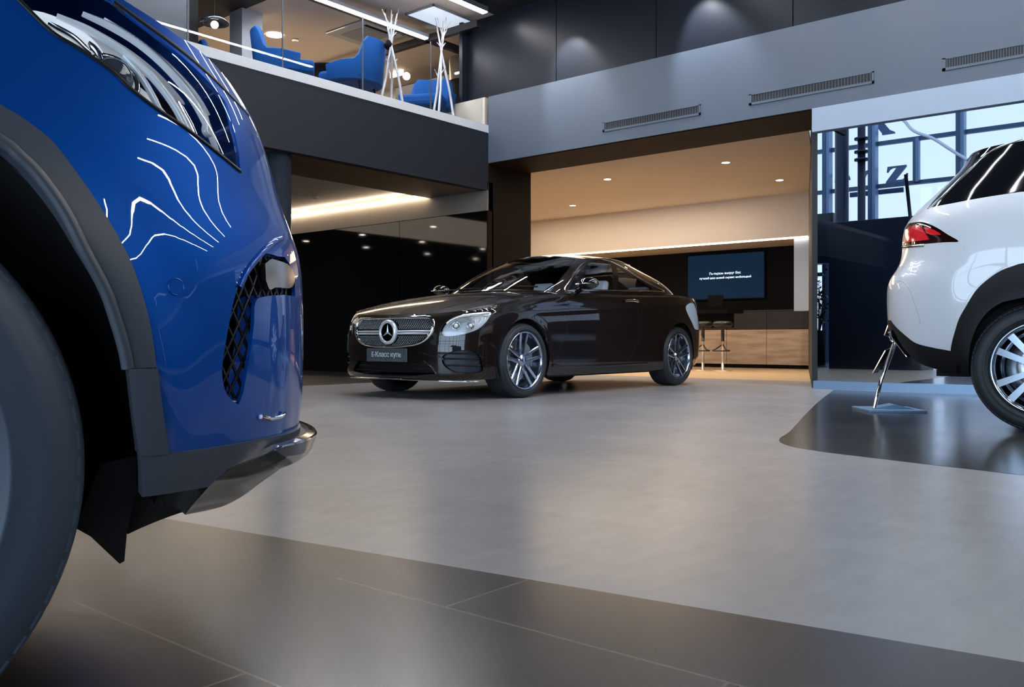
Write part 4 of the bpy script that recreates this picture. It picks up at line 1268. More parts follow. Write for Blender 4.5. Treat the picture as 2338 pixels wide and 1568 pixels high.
# greenhouse
gb = [(-.42, 0, 1.02), (-.46, .30, 1.018), (-.56, .55, 1.005), (-.72, .70, .992), (-.95, .765, .985), (-1.5, .80, 1.0), (-2.1, .805, 1.02), (-2.6, .79, 1.045), (-3.05, .735, 1.065), (-3.30, .57, 1.07), (-3.38, .30, 1.075), (-3.40, 0, 1.075)]
gt = [(-1.34, 0, 1.425), (-1.35, .28, 1.42), (-1.40, .42, 1.408), (-1.50, .515, 1.395), (-1.66, .56, 1.408), (-1.90, .58, 1.418), (-2.15, .575, 1.405), (-2.40, .55, 1.372), (-2.60, .51, 1.325), (-2.72, .42, 1.31), (-2.76, .22, 1.315), (-2.77, 0, 1.317)]
gS = [0.]
for a, b in zip(gb[:-1], gb[1:]): gS.append(gS[-1] + (Vector(a) - Vector(b)).length)
gmax = gS[-1]
GB = [list(zip(gS, [p[i] for p in gb])) for i in range(3)]; GT = [list(zip(gS, [p[i] for p in gt])) for i in range(3)]
GH = .45
def gfn(s, z):
    sg = 1 if s >= 0 else -1; a = min(abs(s), gmax); h = z / GH
    A = Vector([spline(k, a) for k in GB]); B = Vector([spline(k, a) for k in GT])
    P = A.lerp(B, h)
    c = 4 * h * (1 - h)
    mid = Vector((-1.9, 0, 1.1))
    o = Vector((P.x - mid.x, P.y, 0)); o.x *= .35; o.normalize()
    P += o * .035 * c + Vector((0, 0, .022)) * c
    return Vector((P.x, sg * max(0, P.y), P.z))
gsurf = Surf(gfn, -gmax, gmax, 0, GH, MC, 260, 24)
win_px = [(1290, 663), (1302, 640), (1322, 611), (1341, 596), (1364, 592), (1387, 595), (1421, 611), (1455, 631), (1490, 652), (1516, 666), (1478, 665), (1387, 663.5), (1318, 662.5)]
wl_ = gsurf.trace(win_px, 5)
wz = [p[1] for p in wl_]
win_in = gsurf.trace([(1298, 660), (1308, 640), (1326, 614), (1344, 600), (1364, 596), (1386, 599), (1395, 603), (1400, 661)], 4, curve=False)
win_rq = gsurf.trace([(1408, 609), (1421, 616), (1453, 636), (1486, 656), (1492, 661), (1411, 661)], 4, curve=False)
# windscreen by measure, symmetrical
sA = gS[3] - .035
ws_ = [(0, .012), (sA * .5, .012), (sA, .012), (sA - .02, .22), (sA - .055, .43), (sA * .5, .437), (0, .437)]
ws_loop = ws_[:-1] + [ws_[-1]] + mir(ws_[1:-1])
rw_ = [(gS[9] + .02, .03), (gmax - .001, .03), (gmax - .001, .42), (gS[9] + .06, .42)]
gfull = [(gmax * k / 40, 0) for k in range(41)] + [(gmax * k / 40, GH) for k in range(40, -1, -1)] + [(-gmax * k / 40, GH) for k in range(1, 41)] + [(-gmax * k / 40, 0) for k in range(40, 0, -1)]
roof_o = panel('roof', gsurf, gfull, P_brown, coupe, holes=[ws_loop, win_in, win_rq, mir(win_in), mir(win_rq), rw_, mir(rw_)], step=.03, thick=.003)
def rooftop(a, b):
    s = gmax * a
    L = gfn(s, GH); t = 1 - 2 * b
    return Vector((L.x, L.y * t, L.z + .052 * (1 - t * t) * smooth(0, .3, a) * smooth(1, .7, a) + .01 * (1 - t * t)))
grid_mesh('roof_panel', rooftop, 50, 20, mat('panorama_roof', (.003, .003, .004), .05), roof_o)
panel('windscreen', gsurf, ws_loop, M_dglass, coupe, step=.05, off=-.001)
panel('rear_window', gsurf, [(a, b) for a, b in rw_[:2]] + [(gmax - .001, .42), rw_[3]], mat('dark_glass', (.004, .005, .007), .05), coupe, step=.05, off=-.001)
for L in (win_in, win_rq): 
    panel('side_window', gsurf, L, M_dglass, coupe, step=.04, off=-.002)
    panel('side_window', gsurf, mir(L), M_dglass, coupe, step=.04, off=-.002)
M_warmchrome = mat('warm_window_chrome', (.85, .74, .62), .12, metal=1)
for L in (wl_, mir(wl_)):
    strip_on(gsurf, L + [L[0]], .017, -.001, .008, M_warmchrome, coupe, 'window_trim', per=1, px=False, flip=False)
# roof rail highlight strip
for sgn in (1, -1):
    L = [(sgn * (gS[3] + (gmax * .82 - gS[3]) * k / 20), GH - .012) for k in range(21)]
    strip_on(gsurf, L, .010, .0, .004, P_brown, coupe, 'roof_strip', per=1, px=False, flip=False)
# shut lines
for pts in ([(1292, 672), (1297, 715), (1293, 760), (1276, 806), (1266, 838)], [(1480, 672), (1467, 702), (1463, 757), (1450, 795), (1430, 826)], [(1130, 712), (1150, 700), (1200, 690), (1260, 676), (1288, 668)]):
    strip_on(csurf, pts, .006, -.003, .0036, M_clad_b, coupe, 'shut_line', flip=False)
pts = [(1423, 689), (1432, 687), (1445, 687), (1455, 689)]
strip_on(csurf, pts, .026, .004, .022, M_warmchrome, coupe, 'door_handle', flip=False)
strip_on(csurf, [(1262, 833), (1300, 838), (1400, 833), (1478, 829)], .03, -.004, .012, P_brown, coupe, 'sill', flip=False)
# front grille
gr = panel('grille', csurf, g_loop, M_clad_b, coupe, step=.05, off=-.035)
strip_on(csurf, g_loop + [g_loop[0]], .027, -.004, .014, M_chrome, gr, 'grille_frame', per=1, px=False, flip=False)
zm = (gh[0][1] + gh[-1][1]) / 2
bm = BM()
g_in = g_loop
xs_ = [p[0] for p in g_loop]; ys_ = [p[1] for p in g_loop]
z = min(ys_) + .010; row = 0
while z < max(ys_):
    x = min(xs_) + (.011 if row % 2 else 0)
    while x < max(xs_):
        if inside((x, z), g_in) and abs(z - zm) > .028 and (x * x + (z - zm) ** 2) > .115 ** 2:
            c = cfn(x, z) - csurf.normal(x, z) * .018; n = csurf.normal(x, z); t = Vector((0, 0, 1)); sd = t.cross(n).normalized(); up = n.cross(sd)
            v = [bm.verts.new(c + sd * .0062), bm.verts.new(c + up * .0042), bm.verts.new(c - sd * .0062), bm.verts.new(c - up * .0042), bm.verts.new(c + n * .005)]
            for k in range(4): bm.faces.new([v[k], v[(k + 1) % 4], v[4]])
        x += .022
    z += .0125; row += 1
o = build('diamond_pin', bm, mat('pin_silver', (.85, .88, .92), .35, metal=.3), gr); o['kind'] = 'stuff'
for sgn in (1, -1):
    xe = max(p[0] for p in g_loop if abs(p[1] - zm) < .03)
    for dz in (.011, -.011):
        strip_on(csurf, [(sgn * (.10 + (xe - .11) * k / 12), zm + dz) for k in range(13)], .017, -.018, .016, mat('bright_silver', (.8, .83, .87), .25, metal=.5), gr, 'crossbar', per=1, px=False, flip=False)
# round star emblem
c = Vector((cfn(0, zm).x + .012, 0, zm))
bm = BM(); Mx = Matrix.Translation(c)
lathe(bm, [(.080, 0), (.086, .014), (.100, .016), (.112, .004), (.112, -.02), (.080, -.02)], Mx, 48, axis='x', close=True)
for k in range(3):
    a = pi / 2 + k * 2 * pi / 3
    d = Vector((0, cos(a), sin(a))); e = Vector((0, -sin(a), cos(a)))
    tip = c + d * .086; ba = c + e * .013; bb = c - e * .013
    v = [bm.verts.new(p) for p in (tip, ba + d * .004, bb + d * .004, c + Vector((.012, 0, 0)), c + d * -.008)]
    bm.faces.new([v[0], v[1], v[3]]); bm.faces.new([v[0], v[3], v[2]])
em = build('star_emblem', bm, mat('bright_silver', (.8, .83, .87), .25, metal=.5), gr)
bm = BM(); lathe(bm, [(0, .002), (.084, .002)], Mx, 32, axis='x'); build('emblem_back', bm, mat('gloss_black', (.003, .003, .004), .08), em)
# headlamps
for L, nm in ((chl, 'l'), (mir(chl), 'r')):
    fl = nm == 'r'
    cx_ = sum(p[0] for p in L) / len(L); cz_ = sum(p[1] for p in L) / len(L)
    h = panel('headlight', csurf, L, mat('lamp_bowl', (.36, .42, .50), .3, metal=.2, emit=(.8, .9, 1), estr=.10), coupe, step=.05, off=-.04)  # slight glow added to brighten the lamp bowl
    shr = lambda k, dx=0, dz=0: [((p[0] - cx_) * k + cx_ + dx, (p[1] - cz_) * k + cz_ + dz) for p in L]
    n_ = len(L) // 13 * 1
    brow = (L[8:30] if not fl else [q for q in L[len(L) - 30 + 1: len(L) - 8 + 1]])
    brow = [((p[0] - cx_) * .90 + cx_, (p[1] - cz_) * .84 + cz_) for p in brow]
    strip_on(csurf, brow, .016, -.018, .012, M_drl, h, 'light_guide', per=1, px=False, flip=False)
    for q, rr in ((.30, .034), (-.22, .030)):
        sx = (q if not fl else -q)
        p = (cx_ + sx * .26 * (-1 if not fl else -1) , cz_ - .018 - .012 * 0)
        cc = cfn(*p) - csurf.normal(*p) * .03
        Mq = Matrix.Translation(cc) @ csurf.normal(*p).to_track_quat('Z', 'Y').to_matrix().to_4x4()
        bm = BM(); lathe(bm, [(rr * .62, -.004), (rr * .8, .004), (rr, .012), (rr * 1.08, .004), (rr * .8, -.01)], Mq, 24, close=True); build('lamp_ring', bm, M_chrome, h)
        bm = BM(); bmesh.ops.create_uvsphere(bm, u_segments=16, v_segments=10, radius=rr * .62, matrix=Mq); build('projector', bm, M_drl, h, smooth=True)
    for kk, wq, hh in ((.72, .007, .010), (.52, .006, .012), (.34, .006, .010)):
        arc = [((p[0] - cx_) * kk * 1.08 + cx_, (p[1] - cz_) * kk + cz_ - .004) for p in (L[6:34] if not fl else L[len(L) - 34 + 1:len(L) - 5])]
        strip_on(csurf, arc, wq, -.03, hh, M_chrome_s, h, 'lamp_rib', per=1, px=False, flip=False)
    panel('lens', csurf, L, M_lens, h, step=.05, off=0)
# side and lower intakes
M_intk = mat('slate_intake', (.018, .028, .042), .45)
for L, f_ in ((csi, False), (mir(csi), True)):
    h = panel('side_intake', csurf, L, M_intk, coupe, step=.05, off=-.03)
    x0, x1 = min(p[0] for p in L), max(p[0] for p in L); z0, z1 = min(p[1] for p in L), max(p[1] for p in L)
    for q in (.33, .62, .85):
        zz = z0 + (z1 - z0) * q
        seg = [x0 + (x1 - x0) * k / 24 for k in range(25)]; seg = [x for x in seg if inside((x, zz), L)]
        strip_on(csurf, [(x, zz) for x in seg], .014, -.028, .018, M_clad_b, h, 'louvre', per=1, px=False, flip=False)
lw_ = panel('lower_intake', csurf, ci_loop, M_clad_b, coupe, step=.05, off=-.05)
z0, z1 = min(p[1] for p in ci_loop), max(p[1] for p in ci_loop)
for q in (.35, .68):
    zz = z0 + (z1 - z0) * q
    seg = [(-.62 + 1.24 * k / 40, zz) for k in range(41)]; seg = [p for p in seg if inside(p, ci_loop)]
    strip_on(csurf, seg, .010, -.03, .014, M_clad_b, lw_, 'louvre', per=1, px=False, flip=False)
lip = csurf.trace([(889, 862), (960, 866), (1020, 868), (1090, 870)], 6, closed=False)
strip_on(csurf, [(0, lip[0][1])] + lip[1:] , .010, .004, .012, M_chrome, coupe, 'lip_trim', per=1, px=False, flip=False)
strip_on(csurf, mir([(0, lip[0][1])] + lip[1:]), .010, .004, .012, M_chrome, coupe, 'lip_trim', per=1, px=False, flip=False)
# A-wing above the side intake
strip_on(csurf, [(958, 804), (985, 811), (1006, 815), (1012, 822)], .012, .0, .008, P_brown, coupe, 'bumper_wing', flip=False)
strip_on(csurf, [(968, 822), (985, 838), (996, 853)], .012, .0, .008, P_brown, coupe, 'bumper_wing', flip=False)
# number plate board with the model name
zpl = csurf.pick(889, 811)[1]
xp = cfn(0, zpl).x + .012
bm = BM(); box(bm, xp - .01, -.262, zpl - .058, xp + .004, .262, zpl + .062)
pb = build('number_plate', bm, mat('plate_grey', (.075, .085, .10), .35), coupe, bevel=.003)
Mt = Matrix.Translation((xp + .0052, 0, zpl + .006)) @ Matrix.Rotation(R(90), 4, 'Z') @ Matrix.Rotation(R(90), 4, 'X')
text_mesh('plate_lettering', 'E-Класс купe', .066, Mt, mat('plate_white', (.75, .8, .85), .4, emit=(.7, .8, .9), estr=.0), pb, extrude=.001, space=.95)
bm = BM()
for yy in range(-9, 10):
    if yy: box(bm, xp + .004, yy * .026 - .009, zpl - .044, xp + .0048, yy * .026 + .009, zpl - .040)
build('plate_footer', bm, M_alu, pb)
# tail lights
for L in (ctl, mir(ctl)):
    h = panel('tail_light', csurf, L, mat('tail_light_lens', (.55, .66, .82), .12, spec=1), coupe, step=.04, off=-.004)  # pale blue lens colour paints a bluish reflection
# mirrors
for sg in (1, -1):
    mm = BM()
    c0 = Vector((-.90, sg * .985, 1.075))
    def mf(a, b, c0=c0, sg=sg):
        t = 2 * pi * a; u_ = b
        r1 = sin(pi * min(1, max(0, u_))) ** .55
        xx = .075 - .15 * b
        return c0 + Vector((xx, (.118 * cos(t)) * r1 * sg + sg * .02 * b, .066 * sin(t) * r1 * (1.0 if sin(t) > 0 else .8)))
    mir_o = grid_mesh('door_mirror', mf, 24, 14, mat('mirror_black_gloss', (.004, .004, .005), .04, coat=1), coupe, flip=sg < 0)
    bm = BM(); tube(bm, [c0 + Vector((0, -sg * .07, -.04)), c0 + Vector((.01, -sg * .13, -.085)), c0 + Vector((.02, -sg * .20, -.10))], [.030, .024, .028], 10); build('mirror_foot', bm, P_brown, mir_o)
    bm = BM(); tube(bm, [c0 + Vector((.072, sg * .09, .0)), c0 + Vector((.082, 0, .0)), c0 + Vector((.07, -sg * .09, .0))], .006, 6); build('mirror_trim', bm, M_chrome, mir_o)
# wheels, five double spokes
def alloy_wheel(parent, R_=.34, w=.245, rim=.260):
    make_tyre(parent, R_, w, rim, lugs=80)
    bm = BM()
    lathe(bm, [(rim + .004, -.008), (rim + .006, .002), (rim - .002, .006), (rim - .010, .0), (rim - .014, -.03), (rim - .022, -.16), (.18, -.17)], axis='y', seg=72, cap=False)
    rm = build('rim', bm, M_alloy, parent)
    for k in range(5):
        bm = BM()
        a = 2 * pi * k / 5
        for sd in (-1, 1):
            M = Matrix.Rotation(a, 4, 'Y')
            # each arm: from the hub outward, bevelled section
            pr = [(.034, .036, .040), (.10, .031, .030), (.17, .026, .026), (.252, .025, .026)]
            rows = []
            for r, hw, off in pr:
                xo = sd * (.024 + (r - .034) * .105)
                zf = -.028 + (r / .24) ** 2 * .022
                rows.append([bm.verts.new(M @ Vector((xo + dx, zf + dy, r))) for dx, dy in ((-hw * .62, -.035), (-hw * .62, -.006), (-hw * .25, .0), (hw * .25, .0), (hw * .62, -.006), (hw * .62, -.035))])
            for A, B in zip(rows[:-1], rows[1:]):
                for j in range(5): bm.faces.new([A[j], A[j + 1], B[j + 1], B[j]])
        bmesh.ops.recalc_face_normals(bm, faces=bm.faces)
        build('spoke', bm, M_alloy, rm)
    bm = BM(); lathe(bm, [(0, -.012), (.030, -.012), (.036, -.016), (.060, -.03), (.066, -.06), (0, -.06)], axis='y', seg=30); build('hub_cap', bm, M_alloy, rm)
    bm = BM(); lathe(bm, [(.05, -.085), (.175, -.085), (.175, -.10), (.05, -.10)], axis='y', seg=48, close=True); build('brake_disc', bm, M_disc, parent)
    bm = BM(); prism(bm, [(.10 * cos(R(t)), .10 * sin(R(t))) for t in range(120, 200, 16)] + [(.185 * cos(R(t)), .185 * sin(R(t))) for t in range(200, 119, -16)], 'y', -.12, -.06); build('brake_caliper', bm, M_alu, parent)
def wheel_at(parent, x, y, side, z=.34, **k):
    w = bpy.data.objects.new('wheel', None); COL.objects.link(w); w.parent = parent
    w.location = (x, y, z); w.rotation_euler = (0, 0, 0 if side > 0 else pi)
    return w
w0 = wheel_at(coupe, 0, .918, 1); alloy_wheel(w0)
for x, sg in ((-2.873, 1), (0, -1), (-2.873, -1)):
    w = copy_tree(w0, parent=coupe); w.location = (x, sg * .918, .34); w.rotation_euler = (0, 0, 0 if sg > 0 else pi)
# wheel housings and underside
for xc in (0, -2.873):
    for sg in (1, -1):
        rows = []; bm = BM()
        for k in range(25):
            t = -.45 + (pi + .9) * k / 24
            rows.append([bm.verts.new((xc + .392 * cos(t), sg * y, .345 + .392 * sin(t))) for y in (.895, .62)])
        for A, B in zip(rows[:-1], rows[1:]): bm.faces.new([A[0], A[1], B[1], B[0]])
        bm.faces.new([r[1] for r in rows])
        build('wheel_housing', bm, M_liner, coupe)
bm = BM(); box(bm, -3.6, -.6, .17, .62, .6, .20); box(bm, -2.4, -.84, .17, -.45, .84, .20); build('underbody', bm, M_liner, coupe)
# cabin
it = bpy.data.objects.new('interior', None)
bm = BM(); box(bm, -1.0, -.74, .78, -.62, .74, .985); box(bm, -2.9, -.8, .3, -.6, .8, .34); box(bm, -2.3, -.1, .34, -1.0, .1, .72); box(bm, -3.1, -.7, .34, -2.75, .7, 1.02)
for sy in (1, -1): box(bm, -2.8, sy * .74, .34, -.7, sy * .79, .96)
build('dashboard', bm, M_int, coupe, bevel=.02)
bm = BM(); tube(bm, [(-1.18 - .05 * sin(t), .37 + .18 * cos(t), .93 + .17 * sin(t)) for t in [2 * pi * k / 24 for k in range(24)]], .013, 8, closed=True); box(bm, -1.2, .24, .91, -1.17, .50, .95); box(bm, -1.18, .34, .85, -.9, .40, .92); build('steering_wheel', bm, M_int, coupe)
def seat(x, y, back):
    bm = BM()
    M = Matrix.Translation((x, y, 0))
    box(bm, -.25, -.25, .38, .27, .25, .56, M=M)
    Mb = M @ Matrix.Translation((-.24, 0, .5)) @ Matrix.Rotation(R(-18 if back else -24), 4, 'Y')
    box(bm, -.07, -.24, 0, .06, .24, .50, M=Mb)
    for f in list(bm.faces): f.smooth = True
    s = build('seat', bm, M_seat, coupe, bevel=.05)
    bm = BM(); box(bm, -.045, -.14, .53, .04, .14, .72, M=Mb)
    build('headrest', bm, M_seat, s, bevel=.035)
for x, y, b in ((-1.55, .37, 1), (-1.55, -.37, 1), (-2.45, .32, 0), (-2.45, -.32, 0)): seat(x, y, b)
bm = BM(); box(bm, -1.28, -.10, 1.27, -1.25, .10, 1.32); build('rear_view_mirror', bm, M_int, coupe, bevel=.01)
# wipers
bm = BM()
for y0, y1 in ((.05, .60), (-.50, .02)):
    tube(bm, [(-.48, y0, 1.045), (-.56, (y0 + y1) / 2, 1.06), (-.60, y1, 1.05)], .009, 6)
build('wiper', bm, M_clad_b, coupe)
# ------------------------------------------------------------------ white car, tail only in the picture
P_white = mat('white_car_paint', (.80, .83, .88), .3, coat=1, coat_rough=.01)
WTH = R(-36)
wW = c2w(3.08, 5.0); wu_ = c2w(cos(WTH), sin(WTH)); wpsi = atan2(wu_.y, wu_.x)
worg = wW + c2w(-sin(WTH), cos(WTH)) * .94
white = thing('car', worg, 'white car with a red tail light and black lower bumper at the right picture edge', 'car', wpsi)
MW = Matrix.Translation(worg) @ Matrix.Rotation(wpsi, 4, 'Z')
wkeys = [(-.95, 0), (-.945, .20), (-.925, .42), (-.885, .60), (-.82, .73), (-.73, .83), (-.60, .895), (-.45, .93), (-.25, .945), (0, .95), (.4, .945), (1.2, .94), (2.2, .935), (3.0, .92), (3.45, .85), (3.75, .60), (3.85, 0)]
wS, wX, wY = plan_eval(wkeys)
wmax = wS[-1]
wg = [(.25, .16), (.36, .09), (.48, .035), (.60, .01), (.70, .0), (.86, .0), (.93, .02), (1.0, .065), (1.08, .085), (1.20, .09), (1.28, .11), (1.36, .17), (1.5, .30), (1.62, .40), (1.70, .44), (1.80, .46)]
wt_ = [(.2, .10), (.30, .05), (.42, .015), (.6, .0), (.9, .0), (1.1, .012), (1.3, .045), (1.5, .13), (1.7, .225), (1.8, .28)]
def wfn(s, z):
    sg = -1 if s >= 0 else 1
    a = min(abs(s), wmax)
    x, y = wX(a), wY(a)
    wx = .0 + smooth(1.15, 1.6, z) * .8
    w = smooth(wx, -.75, x); ws = smooth(-.95, -.55, x)
    r = sqrt(x ** 2 + (z - .36) ** 2)
    fl = .022 * math.exp(-((max(r, .42) - .42) / .10) ** 2) if z > .25 else 0
    y = max(0, y - spline(wt_, z) * min(1, y / .5) + fl * min(1, y / .5))
    x = x + spline(wg, z) * w
    if x > 2.6: x -= max(0, z - .7) * .3 * (x - 2.6)
    return Vector((x, sg * y, z))
wsurf = Surf(wfn, -.5, 3.4, .26, 1.72, MW, 220, 90)
def ws_of_x(x):
    a, b = 0, wmax
    for _ in range(40):
        m = (a + b) / 2
        if wX(m) < x: a = m
        else: b = m
    return a
wmir = lambda L: [(-a, b) for a, b in reversed(L)]
T = lambda pts, c=True, per=4: wsurf.trace(pts, per, closed=False, curve=c)
arch = T([(2171, 801), (2180, 759), (2190, 728), (2206, 699), (2227, 665), (2250, 642), (2285, 618), (2325, 603)])
sa, za = arch[-1]
r0 = .46
rest = [(sa + .10, za + .018), (sa + .24, za + .012), (ws_of_x(.40), .62), (ws_of_x(.46), .45), (ws_of_x(.47), .36)]
low = T([(2034, 731), (2065, 764), (2091, 783), (2128, 793), (2171, 801)])
win = T([(2113, 479), (2140, 446), (2175, 398), (2200, 360), (2213, 345)], False) 
sw1, zw1 = win[-1]
win_loop = win + [(sw1 + .3, zw1 + .05), (sw1 + 1.1, zw1 + .055), (2.9, 1.35), (3.0, 1.20)] + list(reversed(T([(2122, 475), (2180, 463), (2250, 450), (2330, 438)], False)))
wb = T([(2330, 438)], False)[0]
wtop = T([(2250, 337), (2330, 321)], False)
win_loop = win + wtop + [(wtop[-1][0] + .5, wtop[-1][1] + .01), (wmax * .62, 1.42), (wmax * .66, wb[1] - .03)] + list(reversed(T([(2122, 475), (2180, 463), (2250, 450), (2330, 438)], False)))
tl = T([(2056, 562), (2054, 545), (2060, 525), (2072, 512), (2090, 507), (2112, 508), (2140, 520), (2165, 536), (2189, 551), (2160, 553), (2110, 557)], True, 3)
zl0 = low[0][1]
wall_low = [(0, zl0 + .02), (low[0][0] * .5, zl0 + .01)] + low
s_end = ws_of_x(3.6)
lowR = wall_low + arch[1:] + rest + [(ws_of_x(1.6), .34), (ws_of_x(2.4), .34), (s_end, .36)]
fullw = lowR + [(s_end, .95), (ws_of_x(2.6), 1.06), (ws_of_x(1.9), 1.70), (ws_of_x(1.0), 1.715), (ws_of_x(.2), 1.715), (.35, 1.70), (0, 1.70)]
fullw = lowR + [(s_end, .95), (ws_of_x(2.7), 1.10), (wmax * .66, 1.66), (ws_of_x(1.0), 1.70), (ws_of_x(.0), 1.70), (.35, 1.70)] 
whole = fullw + [(-a, b) for a, b in reversed(fullw)]
hatch = [(-.50, 1.16), (.50, 1.16), (.46, 1.60), (-.46, 1.60)]
body_w = panel('body', wsurf, whole, P_white, white, holes=[win_loop, wmir(win_loop), tl, wmir(tl), hatch], step=.04, thick=.005)
for L in (win_loop, wmir(win_loop)): panel('side_window', wsurf, L, mat('dark_glass', (.004, .005, .007), .05), white, step=.06, off=-.004)
panel('rear_window', wsurf, hatch, MATS['dark_glass'], white, step=.08, off=-.004)
strip_on(wsurf, T([(2118, 478), (2150, 448), (2190, 408), (2250, 352), (2330, 288)], False), .012, -.004, .006, M_chrome_s, white, 'window_trim', per=4, px=False)
def wroof(a, b):
    s = .3 + (wmax * .62 - .3) * a
    L = wfn(s, 1.70); t = 1 - 2 * b
    return Vector((L.x, L.y * t, 1.70 + .07 * (1 - t * t) * smooth(0, .2, a)))
grid_mesh('roof', wroof, 30, 16, P_white, white)
# tail lamp
M_red = mat('tail_red', (.55, .012, .02), .12, coat=1, emit=(.8, .02, .03), estr=.25)
M_smoke = mat('tail_smoked', (.02, .004, .003), .06, coat=1)
h = panel('tail_light', wsurf, tl, M_smoke, white, step=.03, off=-.012, thick=.02)
red = T([(2060, 556), (2059, 540), (2066, 525), (2078, 516), (2094, 514), (2103, 522), (2112, 535), (2118, 546), (2100, 549)], True, 3)
panel('red_lens', wsurf, red, M_red, h, step=.02, off=-.004, thick=.006)
panel('red_lens', wsurf, T([(2108, 518), (2126, 522), (2146, 534), (2128, 536), (2114, 532)], True, 3), M_red, h, step=.02, off=-.006, thick=.006)
panel('lens', wsurf, tl, M_lens, h, step=.03, off=.002)
h2 = panel('tail_light', wsurf, wmir(tl), M_smoke, white, step=.03, off=-.008)
strip_on(wsurf, [(2057, 564), (2080, 562), (2110, 560)], .022, -.003, .006, M_chrome_s, h, 'reflector_strip')
strip_on(wsurf, [(2048, 640), (2062, 643), (2078, 662), (2088, 690), (2098, 722), (2101, 740)], .007, -.0035, .004, mat('paint_shadow_gap', (.60, .62, .65), .5), white, 'bumper_crease')
# black lower bumper and arch trim
lowB = T([(2040, 752), (2060, 785), (2080, 812), (2099, 828), (2141, 843), (2185, 855), (2213, 857)])
inn = [(a, b) for a, b in (T([(2213, 857), (2212, 820), (2219, 775), (2235, 738), (2262, 706), (2300, 684)], True))]
si, zi = inn[-1]
restI = [(si + .10, zi + .015), (si + .22, zi + .0), (ws_of_x(.34), .60), (ws_of_x(.40), .44), (ws_of_x(.40), .34)]
trim = [(0, zl0 + .018), (low[0][0] * .5, zl0 + .008)] + low + arch[1:] + rest + restI[::-1] + inn[::-1][1:] + lowB[::-1][1:] + [(lowB[0][0] * .5, lowB[0][1] - .02), (0, lowB[0][1] - .03)]
panel('bumper_trim', wsurf, trim, M_clad_b, white, step=.035, off=.003, thick=.03)
panel('bumper_trim', wsurf, wmir(trim), M_clad_b, white, step=.035, off=.003, thick=.03)
side = [(ws_of_x(.40), .27), (ws_of_x(3.4), .27), (ws_of_x(3.4), .36), (ws_of_x(.46), .36)]
panel('sill', wsurf, side, M_clad_b, white, step=.08, off=.002, thick=.02)
ep = [wfn(*wsurf.pick(*p)) for p in ((2040, 775), (2056, 798), (2072, 815))]
bm = BM()
A = wfn(*wsurf.pick(2038, 768)); B = wfn(*wsurf.pick(2074, 815))
prism(bm, [(0, 0), (1, 0), (1.0, .3), (.1, .55)], 'y', 0, .0) if False else None
n = wsurf.normal(*wsurf.pick(2056, 795))
v = [bm.verts.new(p) for p in (A + n * .012, B + n * .012, B + n * .012 + Vector((-.01, 0, .018)), A + n * .012 + Vector((-.02, 0, .035)), A - n * .05, B - n * .05, B - n * .05 + Vector((-.01, 0, .018)), A - n * .05 + Vector((-.02, 0, .035)))]
for f in ((0, 1, 2, 3), (4, 7, 6, 5), (0, 4, 5, 1), (1, 5, 6, 2), (2, 6, 7, 3), (3, 7, 4, 0)): bm.faces.new([v[i] for i in f])
build('exhaust_trim', bm, M_chrome, white, bevel=.004)
# wheels
wv = bpy.data.objects.new('wheel', None); COL.objects.link(wv); wv.parent = white
wv.location = (0, -.945, .37); wv.rotation_euler = (0, 0, pi)
make_tyre(wv, .37, .255, .26, lugs=80)
bm = BM(); lathe(bm, [(.262, -.008), (.266, .004), (.256, .006), (.246, -.0), (.236, -.03), (.228, -.17), (.19, -.18)], axis='y', seg=72, cap=False); rm = build('rim', bm, M_alloy, wv)
for k in range(10):
    bm = BM(); M = Matrix.Rotation(2 * pi * (k + (.14 if k % 2 else -.14)) / 10, 4, 'Y')
    prism(bm, [(-.014, .03), (.014, .03), (.020, .245), (-.020, .245)], 'y', -.035, -.008, M=M); build('spoke', bm, M_alloy, rm)
bm = BM(); lathe(bm, [(0, -.008), (.035, -.008), (.06, -.02), (.07, -.05), (0, -.05)], axis='y', seg=30); build('hub_cap', bm, M_alloy, rm)
bm = BM(); lathe(bm, [(.05, -.09), (.18, -.09), (.18, -.11), (.05, -.11)], axis='y', seg=40, close=True); build('brake_disc', bm, M_disc, wv)
for x, sg in ((2.87, -1), (0, 1), (2.87, 1)):
    w = copy_tree(wv, parent=white); w.location = (x, sg * .945, .37); w.rotation_euler = (0, 0, pi if sg < 0 else 0)
for sg in (1, -1):
    bm = BM(); rows = []
    for k in range(25):
        t = -.08 + (pi + .16) * k / 24
        rows.append([bm.verts.new((.44 * cos(t), sg * y, .36 + .44 * sin(t))) for y in (.92, .6)])
    for A, B in zip(rows[:-1], rows[1:]): bm.faces.new([A[0], A[1], B[1], B[0]])
    bm.faces.new([r[1] for r in rows]); build('wheel_housing', bm, M_liner, white)
bm = BM(); box(bm, -.6, -.6, .30, 3.2, .6, .34); build('underbody', bm, M_liner, white)
grid_mesh('bonnet', lambda a, b: (lambda L: Vector((L.x, L.y * (1 - 2 * b), L.z + .06 * (1 - (1 - 2 * b) ** 2))))(wfn(ws_of_x(2.2) + (ws_of_x(3.6) - ws_of_x(2.2)) * a, 1.06 - .1 * a)), 12, 10, P_white, white)

